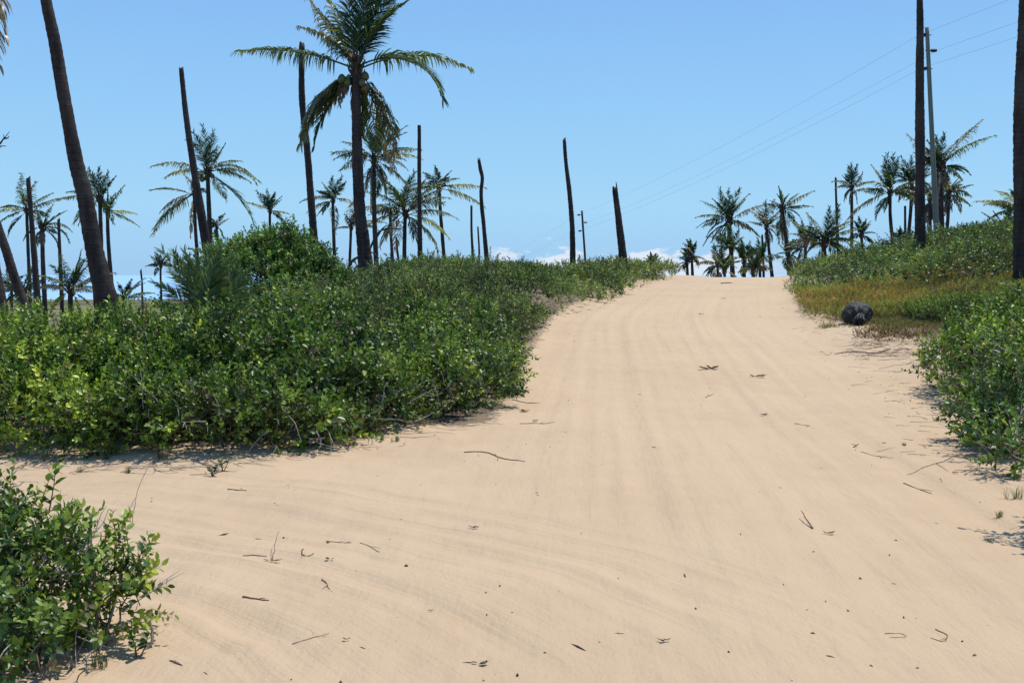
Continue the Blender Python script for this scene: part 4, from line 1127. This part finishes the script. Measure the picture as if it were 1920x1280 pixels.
# curved dead limb by the foot of the tall palm
mb = MB()
Yk = 37.5
for pts, w in (([(652, 505), (660, 490), (672, 482), (684, 480), (692, 470), (700, 452), (712, 434), (730, 428), (752, 430)], 6), ([(700, 452), (708, 442), (718, 428), (726, 422)], 5), ([(692, 470), (704, 478), (711, 484)], 3)):
    p = smooth_curve([P(a, b_, Yk) for a, b_ in pts], 26)
    mb.tube(p, np.linspace(w, w * .4, 26) * Yk / F / 2 * (1 + r.normal(0, .08, 26)), 7, (.08, .06, .05))
lo = P(652, 505, Yk); mb.tube([lo, [lo[0] - .15, Yk, height(lo[0], Yk) - .1]], [.055, .07], 7, (.08, .06, .05))
tag(obj('dead_limb', mb.mesh([M_TWIG], smooth=True)), 'curved bare dead limb twisting behind the foot of the tall coconut palm', 'dead branch')
# bare branch at the left edge, on a dead tree outside the frame
mb = MB(); Yk = 15
tr_ = smooth_curve([P(-120, 760, Yk), P(-110, 560, Yk), P(-80, 400, Yk), P(-30, 310, Yk)], 20); mb.tube(tr_, np.linspace(.09, .03, 20), 7, (.07, .055, .05))
for pts in ([(-30, 310), (-8, 280), (6, 262), (18, 247)], [(0, 270), (8, 258), (6, 252)], [(-14, 288), (2, 274), (12, 274)], [(8, 260), (15, 259), (17, 255)]):
    mb.tube([P(a, c, Yk) for a, c in pts], np.linspace(.014, .004, len(pts)), 4, (.07, .055, .05))
tag(obj('dead_tree', mb.mesh([M_TWIG])), 'bare dark twig end poking in at the left frame edge', 'dead tree')

# ------------------------------------------------------------------ utility poles and wires
def utility_pole(label, top, base, Yd, w0, w1, ins, mat):
    a, b = P(*top, Yd), P(*base, Yd); d = unit(b - a)
    gz = height(b[0], Yd) - .3; e = b + d * max(0, (b[2] - gz) / -d[2])
    root = thing('utility_pole', (e[0], e[1], e[2] + .3), label, 'utility pole', 'poles of the power line')
    o = np.array(root.location)
    mb = MB(); n = 40; t = np.linspace(0, 1, n)[:, None]
    mb.tube(e + (a - e) * t, np.linspace(w1, w0, n) * Yd / F / 2 * (1 + np.random.default_rng(5).normal(0, .012, n)), 12)
    obj('shaft', mb.mesh([mat], smooth=True, origin=o), root)
    out = []
    for (px, py, sd) in ins:
        q = P(px, py, Yd); m = MB()
        f = np.array([sd, 0, 0.])
        s = np.array([0, .03, .06, .07, .10, .11, .14, .15, .18, .20]) / .2
        ln = .30
        rr = np.array([.03, .03, .085, .05, .085, .05, .085, .05, .07, .02])
        st = q - f * ln * .5
        m.tube(st + f * (s * ln)[:, None], rr, 10)
        m.tube([st - f * .18, st + f * .02], [.02, .02], 6)
        obj('insulator', m.mesh([M_INS], smooth=True, origin=o), root)
        out.append(q + f * ln * .5)
    return out
A_ = utility_pole('pale weathered utility pole on the right dune behind the rough headless trunk', (1738, 52), (1757, 458), 45, 7.2, 10.5, [(1731, 66, -1), (1750, 95, 1), (1733, 129, -1)], M_POLE)
B_ = utility_pole('dark distant utility pole on the left ridge beside the tall curved headless trunk', (1091, 395), (1098, 497), 95, 3.6, 4.6, [(1085.5, 403, -1), (1097.5, 417, 1), (1087.5, 433, -1)], M_DARKPOLE)
far_end = [P(900, 503, 150), P(915, 508, 150), P(905, 512, 150)]
near_end = [np.array([27.5, -5, 12.6]), np.array([28.3, -5, 11.9]), np.array([27.5, -5, 10.9])]
names = ('topmost', 'middle', 'lowest')
for k in range(3):
    mb = MB()
    pts = []
    for p, q, sag in ((near_end[k], A_[k], .15), (A_[k], B_[k], .45), (B_[k], far_end[k], .3)):
        t = np.linspace(0, 1, 24)[:, None]; s = p + (q - p) * t; s[:, 2] -= (4 * sag * t * (1 - t))[:, 0]; pts.append(s if not len(pts) else s[1:])
    mb.tube(np.concatenate(pts), .0042, 5)
    tag(obj('power_line', mb.mesh([M_WIRE])), names[k] + ' of the three wires strung between the pale pole and the distant pole', 'wire', 'wires of the power line')

# ------------------------------------------------------------------ black sack
def sack():
    r = np.random.default_rng(71)
    g = G(1606, 606); o = np.array([g[0], g[1], height(g[0], g[1]) - .03])
    nu, nv = 72, 44
    V = []
    for j in range(nv + 1):
        v = math.pi * j / nv
        for i in range(nu):
            u = 2 * math.pi * i / nu
            d = np.array([math.sin(v) * math.cos(u), math.sin(v) * math.sin(u), math.cos(v)])
            neck = np.array([-.12, -.86, -.40]); neck = neck / np.linalg.norm(neck)
            q = np.dot(d, neck)
            rad = np.array([.315, .31, .25])
            k = 1 + .12 * float(fbm(N2, np.array(d[0] * 1.6 + 4), np.array(d[1] * 1.6 + d[2] * 1.3), 3)) + .05 * d[0] * d[2]
            # pleats gathering at the tied neck
            side = d - neck * q; an = math.atan2(np.dot(side, [1, 0, 0]), np.dot(side, np.cross(neck, [1, 0, 0])))
            pl = max(0, (q - .2) / .8)
            k += pl * (.12 * math.sin(an * 9 + 2 * math.sin(an * 2)) + .07 * math.sin(an * 17 + 1)) * (1 - .5 * pl)
            p = d * rad * k + neck * (.16 * max(0, (q - .86) / .14) ** 1.3)
            p[2] = max(p[2], -.22 + .02 * float(N1(np.array(p[0] * 6), np.array(p[1] * 6))))
            V.append(p + np.array([0, 0, .22]))
    V = np.array(V)
    I_ = (np.arange(nv)[:, None] * nu + np.arange(nu)[None, :]); In = (np.arange(nv)[:, None] * nu + (np.arange(nu)[None, :] + 1) % nu)
    Q_ = np.stack([I_, I_ + nu, In + nu, In], -1).reshape(-1, 4)
    t = NT('black plastic sheet')
    co = t.new('TexCoord').outputs['Object']
    n = t.noise(co, 9, 6, .6); n2 = t.noise(co, 34, 4)
    c = t.mix(t.ramp(n, .4, .65), (.011, .009, .008), (.034, .029, .025))
    m = t.done(t.principled(c, t.ramp(n, .3, .7, .42, .65), .35, t.bump(t.math('ADD', n, t.math('MULTIPLY', n2, .5)), .8, .05)).outputs[0])
    root = thing('plastic_sack', o, 'bulging black plastic sack lying on the russet ground cover right of the track', 'sack')
    obj('bag', mesh_np(V, Q_, [m], smooth=True), root)
    # crumpled neck in front
    mb = MB()
    for k in range(13):
        a = k * .93; f = .5 + .5 * r.random()
        s0 = np.array([-.02 + .05 * math.cos(a), -.29, .19 + .05 * math.sin(a)])
        md = s0 + np.array([-.05 + .03 * math.cos(a), -.07 - .03 * f, -.05 + .02 * math.sin(a)])
        e = np.array([-.10 + .085 * math.cos(a) + r.normal(0, .015), -.42 - .06 * f, .045 + .04 * math.sin(a) + .01 * f])
        mb.tube([s0 + np.array([.02, .08, .03]), s0, md, (md + e) / 2 + r.normal(0, .012, 3), e], [.05, .034, .024, .030, .010], 6)
    obj('tied_neck', mb.mesh([m], smooth=False), root)
sack()

# ------------------------------------------------------------------ small growth and litter on the sand
r = np.random.default_rng(81)
TUFTS = [((180, 1250), .16, 'small grey green tuft at the foot of the bottom left bush', [(.05, .075, .03), (.12, .14, .06)]),
         ((148, 882), .10, 'tiny grass tuft on the sand at the left end of the thicket', [(.06, .10, .03), (.16, .20, .07)]),
         ((300, 862), .22, 'brownish grass tuft at the thicket foot behind the bottom left bush', [(.08, .085, .03), (.20, .16, .08)]),
         ((240, 884), .12, 'small green tuft on the sand beside the brownish grass tuft', [(.06, .10, .03), (.14, .18, .06)]),
         ((740, 828), .14, 'little weed tuft on the sand in front of the corner shrub', [(.05, .08, .02), (.13, .17, .05)]),
         ((660, 835), .12, 'little weed tuft in front of the dark glossy shrub', [(.05, .08, .02), (.13, .17, .05)]),
         ((1905, 935), .20, 'grass tuft under the low shrub at the right edge', [(.06, .09, .03), (.16, .19, .07)]),
         ((1872, 968), .10, 'small sprig on the shaded sand at the right edge', [(.06, .10, .03), (.14, .18, .06)]),
         ((1757, 790), .10, 'tiny grass tuft left of the low shrub, highest up the sand', [(.07, .10, .03), (.16, .19, .07)]),
         ((1790, 735), .16, 'pale grass tuft below the broad green shrub', [(.09, .11, .05), (.22, .22, .11)]),
         ((1745, 712), .14, 'small grass tuft at the left foot of the broad green shrub', [(.07, .10, .04), (.19, .20, .09)]),
         ((1695, 836), .07, 'tiny sprout alone on the sand left of the low shrub', [(.06, .10, .03), (.14, .18, .06)]),
         ((1778, 832), .07, 'tiny sprout on the sand close to the low shrub', [(.06, .10, .03), (.14, .18, .06)]),
         ((1855, 1016), .06, 'tiny green sprout in the fan of shade at right', [(.06, .10, .03), (.14, .18, .06)])]
for (px, py), h, lab, pal in TUFTS:
    g = G(px, py); m = 5
    pos = np.zeros((m, 3)); pos[:, :2] = r.normal(0, h * .22, (m, 2))
    V, T, C = grass_mesh(pos, np.full(m, h), r, pal, 9, .7)
    V *= .62; V[:, 2] -= .008
    o = obj('grass_tuft', mesh_np(V, T, [M_GRASS], C)); o.location = (g[0], g[1], ground_z(g[0], g[1]))
    tag(o, lab, 'grass tuft', 'grass tufts on the sand')

def seedling(px, py, n, h, lab, pal):
    g = G(px, py); g[2] = ground_z(g[0], g[1])
    root = thing('seedling', g, lab, 'seedling', 'seedlings on the sand')
    mb = MB(); Vs = []; Ts = []; Cs = []; k = 0
    pal = np.array(pal)
    for i in range(n):
        a = i * 2.4; d = unit(np.array([math.cos(a) * .5, math.sin(a) * .5, 1.]))
        hh = h * (.55 + .5 * r.random()); tp = d * hh
        mb.tube([[0, 0, -.02], d * hh * .5 + r.normal(0, .005, 3), tp], [.004, .003, .002], 4, (.14, .07, .05), cap=False)
        for j in range(5):
            az = a + j * 2.1; el = .25 + .3 * r.random()
            dd = np.array([math.cos(az) * math.cos(el), math.sin(az) * math.cos(el), math.sin(el)])
            s = unit(np.cross(dd, [0, 0, 1.])); nn = np.cross(s, dd)
            lv, lf = leaf_geo(.055 * (.7 + .5 * r.random()), .034, True)
            Vs.append(lv[:, :1] * s + lv[:, 1:2] * dd + lv[:, 2:] * nn + tp * (.5 + .1 * j)); Ts.append(lf + k); k += len(lv)
            u = r.random(); Cs.append(np.tile(pal[0] * (1 - u) + pal[1] * u, (len(lv), 1)))
    obj('leaves', mesh_np(np.concatenate(Vs), np.concatenate(Ts), [M_LEAF], np.concatenate(Cs)), root)
    obj('stems', mb.mesh([M_TWIG]), root)
seedling(398, 892, 4, .12, 'dark leaved seedling on the sand in front of the thicket', [(.02, .05, .015), (.06, .11, .03)])
seedling(418, 880, 3, .13, 'second dark leaved seedling, close right of the first in front of the thicket', [(.02, .05, .015), (.06, .11, .03)])
seedling(82, 868, 3, .13, 'pale green seedling at the foot of the yellow green shrub', [(.07, .12, .05), (.16, .22, .09)])
seedling(258, 1230, 3, .10, 'red stemmed seedling right of the bottom left bush', [(.05, .10, .03), (.13, .20, .05)])

def stick(name, lab, pts, rad, C, lift=0., cat='twig', grp='twigs lying on the sand', fork=True):
    """pts in photo pixels on the sand; lift raises the last point into the air (metres)"""
    w = [G(a, b) for a, b in pts]
    for q in w: q[2] = ground_z(q[0], q[1]) + rad * .6
    w = np.array(w)
    if lift: w[1:, 2] += np.linspace(0, 1, len(w))[1:] * lift
    n = 10; c = smooth_curve(w, n); c[:, :2] += r.normal(0, .003, (n, 2))
    if not lift: c[:, 2] = [ground_z(x, y) + rad * .6 for x, y in c[:, :2]]
    o = c[0].copy(); mb = MB(); mb.tube(c, np.linspace(rad, rad * .45, n) * (1 + r.normal(0, .12, n)), 6, C)
    if fork:
        k = 5; d = unit(c[k + 1] - c[k]); sd = unit(np.cross(d, [0, 0, 1.])) * (1 if r.random() < .5 else -1)
        L = np.linalg.norm(c[-1] - c[0]) * .22
        e = c[k] + (d + sd * .8) * L; e[2] = max(e[2], ground_z(e[0], e[1]) + .002)
        mb.tube([c[k], (c[k] + e) / 2 + np.array([0, 0, .004]), e], [rad * .5, rad * .4, rad * .2], 4, C, cap=False)
    ob = obj(name, mb.mesh([M_TWIG], origin=o)); ob.location = tuple(o)
    return tag(ob, lab, cat, grp)
BR, GY, DK, RD = (.13, .085, .055), (.22, .18, .14), (.05, .04, .035), (.20, .10, .055)
for lab, pts, rad, C in (
    ('long thin curved twig on the sand in front of the corner shrub', [(870, 850), (905, 849), (945, 860), (985, 867)], .006, BR),
    ('straight twig on the sand right of the red brown scrap', [(975, 796), (1040, 791)], .005, BR),
    ('short brown stick behind the bottom left bush, on the fork of the track', [(428, 917), (462, 921)], .006, BR),
    ('straight brown stick on the sand right of the bottom left bush', [(456, 1125), (505, 1128)], .006, BR),
    ('thin brown stick on the sand just behind the dry stalk tuft', [(456, 1041), (500, 1044)], .004, BR),
    ('slanting twig on the curved tyre lines', [(675, 1017), (711, 1036)], .0035, GY),
    ('short bent twig on the curved tyre lines in front of the stalk tuft', [(604, 1092), (618, 1104), (622, 1109)], .0035, BR),
    ('long pale straw on the sand at the bottom left, right of the lone bush', [(548, 1207), (585, 1200), (620, 1189)], .003, (.34, .24, .16)),
    ('curled root on the sand at bottom right', [(1755, 1178), (1775, 1190), (1768, 1200), (1745, 1194)], .003, BR),
    ('thin loop of straw on the sand left of the curled root', [(1660, 1188), (1690, 1188), (1700, 1194), (1668, 1196)], .0025, (.36, .24, .16)),
    ('thin dark twig slanting on the sand left of the low shrub', [(1695, 905), (1748, 922)], .0045, DK),
    ('branching grey twig on the sand reaching from the low shrub', [(1805, 850), (1760, 868), (1700, 886)], .006, GY),
    ('long dead branch trailing onto the sand below the black sack', [(1670, 655), (1640, 662), (1600, 660), (1565, 664)], .012, (.10, .075, .06)),
    ('dark forked stick below the broad green shrub', [(1730, 735), (1760, 742), (1785, 733)], .008, DK),
    ('short pale stick in the middle of the track', [(1490, 795), (1520, 800)], .004, GY),
    ('small stick on the sand halfway up the track', [(1322, 745), (1338, 738)], .005, BR),
    ('thin straw on the sand right of the track', [(1615, 846), (1645, 852), (1675, 856)], .0035, BR),
    ('small twig on the track beside the thin straw', [(1600, 838), (1610, 829)], .006, DK),
    ('curled dark twig on the fork of the track', [(570, 1034), (568, 1043), (578, 1046), (588, 1042)], .0035, DK),
    ('thin twig with side shoots on the curved tyre lines', [(612, 1017), (636, 1018), (655, 1019)], .003, BR),
    ('long thin stem on the sand beside the thicket corner', [(960, 750), (1000, 757), (1012, 756)], .006, GY),
    ('short twig lying across the track near the crest', [(1352, 532), (1372, 530)], .02, DK)):
    stick('twig', lab, pts, rad, C)
stick('dry_stalk', 'tall thin red brown stalk standing beside the bottom left bush', [(248, 985), (258, 960), (284, 930)], .003, (.17, .09, .06), lift=.26, cat='dry stalk', grp='upright dry stalks', fork=False)
stick('dry_stalk', 'short upright stalk in a dead grass tuft on the fork of the track', [(510, 1050), (516, 1040), (522, 1030)], .0025, (.17, .10, .07), lift=.10, cat='dry stalk', grp='upright dry stalks', fork=False)
stick('dry_stalk', 'broken pale stalk sticking up from the sand on the right of the track', [(1524, 992), (1512, 982), (1502, 972)], .007, (.24, .16, .10), lift=.05, cat='dry stalk', grp='upright dry stalks', fork=False)

def scrap(name, lab, px, py, wpx, C, cat='plant scrap', seed=0, curl=.6):
    rr = np.random.default_rng(900 + seed)
    g = G(px, py); L = wpx * g[1] / F
    mb = MB()
    for k in range(6):
        a = rr.uniform(-.5, .5) + (math.pi if rr.random() < .5 else 0); s = np.array([rr.normal(0, .15) * L, rr.normal(0, .1) * L, .004])
        d = np.array([math.cos(a), math.sin(a), 0]); sd = np.array([-d[1], d[0], 0]); l = L * rr.uniform(.3, .55); w = L * rr.uniform(.06, .14)
        V = []
        for t in np.linspace(0, 1, 5):
            wd = w * math.sin(math.pi * min(1, t * .9 + .08)); h = .004 + curl * L * .35 * t * t * rr.uniform(.5, 1.)
            V += [s + d * l * t - sd * wd + np.array([0, 0, h + wd * .6]), s + d * l * t + np.array([0, 0, h]), s + d * l * t + sd * wd + np.array([0, 0, h + wd * .6])]
        Q_ = [[i * 3 + j, i * 3 + j + 1, i * 3 + j + 4, i * 3 + j + 3] for i in range(4) for j in range(2)]
        mb.add(V, None, Q_, np.clip(np.array(C) * (1 + rr.normal(0, .25)), .02, .6))
    o = obj(name, mb.mesh([M_CHIP])); o.location = (g[0], g[1], ground_z(g[0], g[1]))
    return tag(o, lab, cat, 'dry scraps on the sand')
for i, (lab, px, py, w, C) in enumerate((
    ('red brown dry leaf scrap on the sand nearest the thicket corner', 985, 771, 22, (.28, .10, .04)),
    ('small red brown fibre tuft on the sand beside a straight twig', 1003, 790, 14, (.28, .13, .06)),
    ('curved brown husk strip on the track high up', 1330, 692, 38, (.15, .09, .05)),
    ('dark brown seed pod on the sand beside the broken pale stalk', 1551, 1001, 22, (.16, .09, .05)),
    ('brown dry scrap near the bottom of the track', 1247, 1204, 24, (.22, .13, .07)),
    ('grey driftwood chip at the bottom centre of the sand', 902, 1248, 30, (.12, .10, .09)),
    ('dark chip on the sand at the mouth of the fork', 888, 992, 18, (.06, .05, .045)),
    ('small black scrap on the sand in the lower middle', 808, 1141, 12, (.05, .04, .035)),
    ('curled brown leaf on the sand right of the bottom left bush', 313, 1177, 12, (.18, .09, .05)),
    ('shaggy dry seed head on the sand at lower left', 652, 1205, 16, (.17, .12, .09)),
    ('flat dead grass tuft at the foot of the short upright stalk', 512, 1052, 26, (.26, .16, .09)),
    ('little brown tangle on the curved tyre lines', 617, 1053, 16, (.22, .12, .07)),
    ('dark crumbled scrap halfway up the track', 1432, 779, 16, (.08, .06, .05)),
    ('scuffed dark scrap in the track by the right edge', 1418, 706, 26, (.20, .14, .09)),
    ('rusty leaf scrap under the low shrub at right', 1792, 888, 14, (.25, .09, .05)),
    ('dark scrap on the track near the crest', 1357, 559, 9, (.07, .055, .045)),
    ('dark scrap lying left of the black sack on the track', 1315, 590, 9, (.09, .065, .05)))):
    scrap('dry_scrap', lab, px, py, w, C, seed=i)

mb = MB(); rr_ = np.random.default_rng(85)
for k in range(55):
    px = rr_.normal(1690, 45); py = np.interp(px, [1590, 1680, 1760], [662, 655, 668]) + rr_.normal(0, 9)
    g = G(px, py); a = rr_.normal(2.9, .5); L = rr_.uniform(.2, .7); p = []
    q = np.array([g[0], g[1], 0.])
    for j in range(6):
        q = q + np.array([math.cos(a), math.sin(a), 0]) * L / 6; a += rr_.normal(0, .3)
        p.append([q[0], q[1], ground_z(q[0], q[1]) + .004 + .06 * rr_.random() * (1 if rr_.random() < .4 else .2)])
    mb.tube(smooth_curve(p, 10), np.linspace(.004, .0015, 10), 4, np.array((.15, .09, .065)) * rr_.uniform(.5, 1.7), cap=False)
tag(obj('dead_runners', mb.mesh([M_TWIG])), 'tangle of dead reddish runners on the sand left of the broad green shrub', 'dead vine')

# countless crumbs: bits of leaf, bark, shell and short straw
mb = MB(); r = np.random.default_rng(91)
n = 0
while n < 560:
    y = 3.6 + 30 * r.random() ** 1.7; x = road_x(y) + r.normal(0, 1) * 2.6
    if r.random() < .35 and y < 10.5: x = r.uniform(-4.2, 2)
    if r.random() < .22: y = r.uniform(9, 16); x = right_edge(y) + r.normal(-.6, .8)
    if abs(x) / y > .52 or y < 3.6: continue
    onroad = abs(x - road_x(y)) < 2.0 and y > 6
    if onroad and r.random() < .72: continue
    z = ground_z(x, y); n += 1
    u = r.random(); L = r.gamma(2., .0075) + .004
    if r.random() < .22: L *= 2.6
    a = r.uniform(0, math.pi); d = np.array([math.cos(a), math.sin(a), 0]); sd = np.array([-d[1], d[0], 0])
    C = ((.07, .05, .04) if u < .45 else (.20, .12, .07) if u < .75 else (.28, .20, .14) if u < .93 else (.75, .70, .62)) * (1 + r.normal(0, .15))if False else np.array((.07, .05, .04) if u < .45 else (.20, .12, .07) if u < .75 else (.28, .20, .14) if u < .94 else (.72, .68, .6)) * (1 + r.normal(0, .15))
    w = L * (r.uniform(.06, .14) if L > .03 else r.uniform(.25, .6)); h = w * .8
    o = np.array([x, y, z + h * .25])
    V = [o - d * L / 2, o + d * L / 2, o + sd * w / 2, o - sd * w / 2, o + np.array([0, 0, h]), o - np.array([0, 0, h])]
    T = [[0, 3, 4], [3, 1, 4], [1, 2, 4], [2, 0, 4], [3, 0, 5], [1, 3, 5], [2, 1, 5], [0, 2, 5]]
    mb.add(V, T, None, np.clip(C, .02, .85))
# twiggy trash along the foot of the thicket and the right hand margin
for _ in range(520):
    if r.random() < .5:
        px = r.uniform(0, 960); py = np.interp(px, [0, 300, 420, 540, 640, 760, 880, 960], [866, 868, 862, 846, 824, 806, 788, 745]) + r.normal(0, 9) + 4
    else:
        py = r.uniform(610, 900); px = np.interp(py, [610, 650, 700, 780, 850, 900], [1540, 1630, 1700, 1760, 1800, 1850]) + r.normal(0, 60)
    g = G(px, py); L = r.uniform(.06, .28); a = r.normal(0, .6)
    p = [np.array([g[0], g[1], ground_z(g[0], g[1]) + .003])]; dd = np.array([math.cos(a), math.sin(a), 0])
    for k in range(3):
        a += r.normal(0, .3); q = p[-1] + np.array([math.cos(a), math.sin(a), 0]) * L / 3; q[2] = ground_z(q[0], q[1]) + .002 + .004 * r.random(); p.append(q)
    c = np.array((.34, .28, .22)) * r.uniform(.4, 1.25)
    mb.tube(p, [.003, .0026, .002, .001], 3, c, cap=False)
tag(obj('plant_litter', mb.mesh([M_CHIP])), 'crumbs of bark, leaf, straw and shell strewn over the sand', 'litter', kind='stuff')
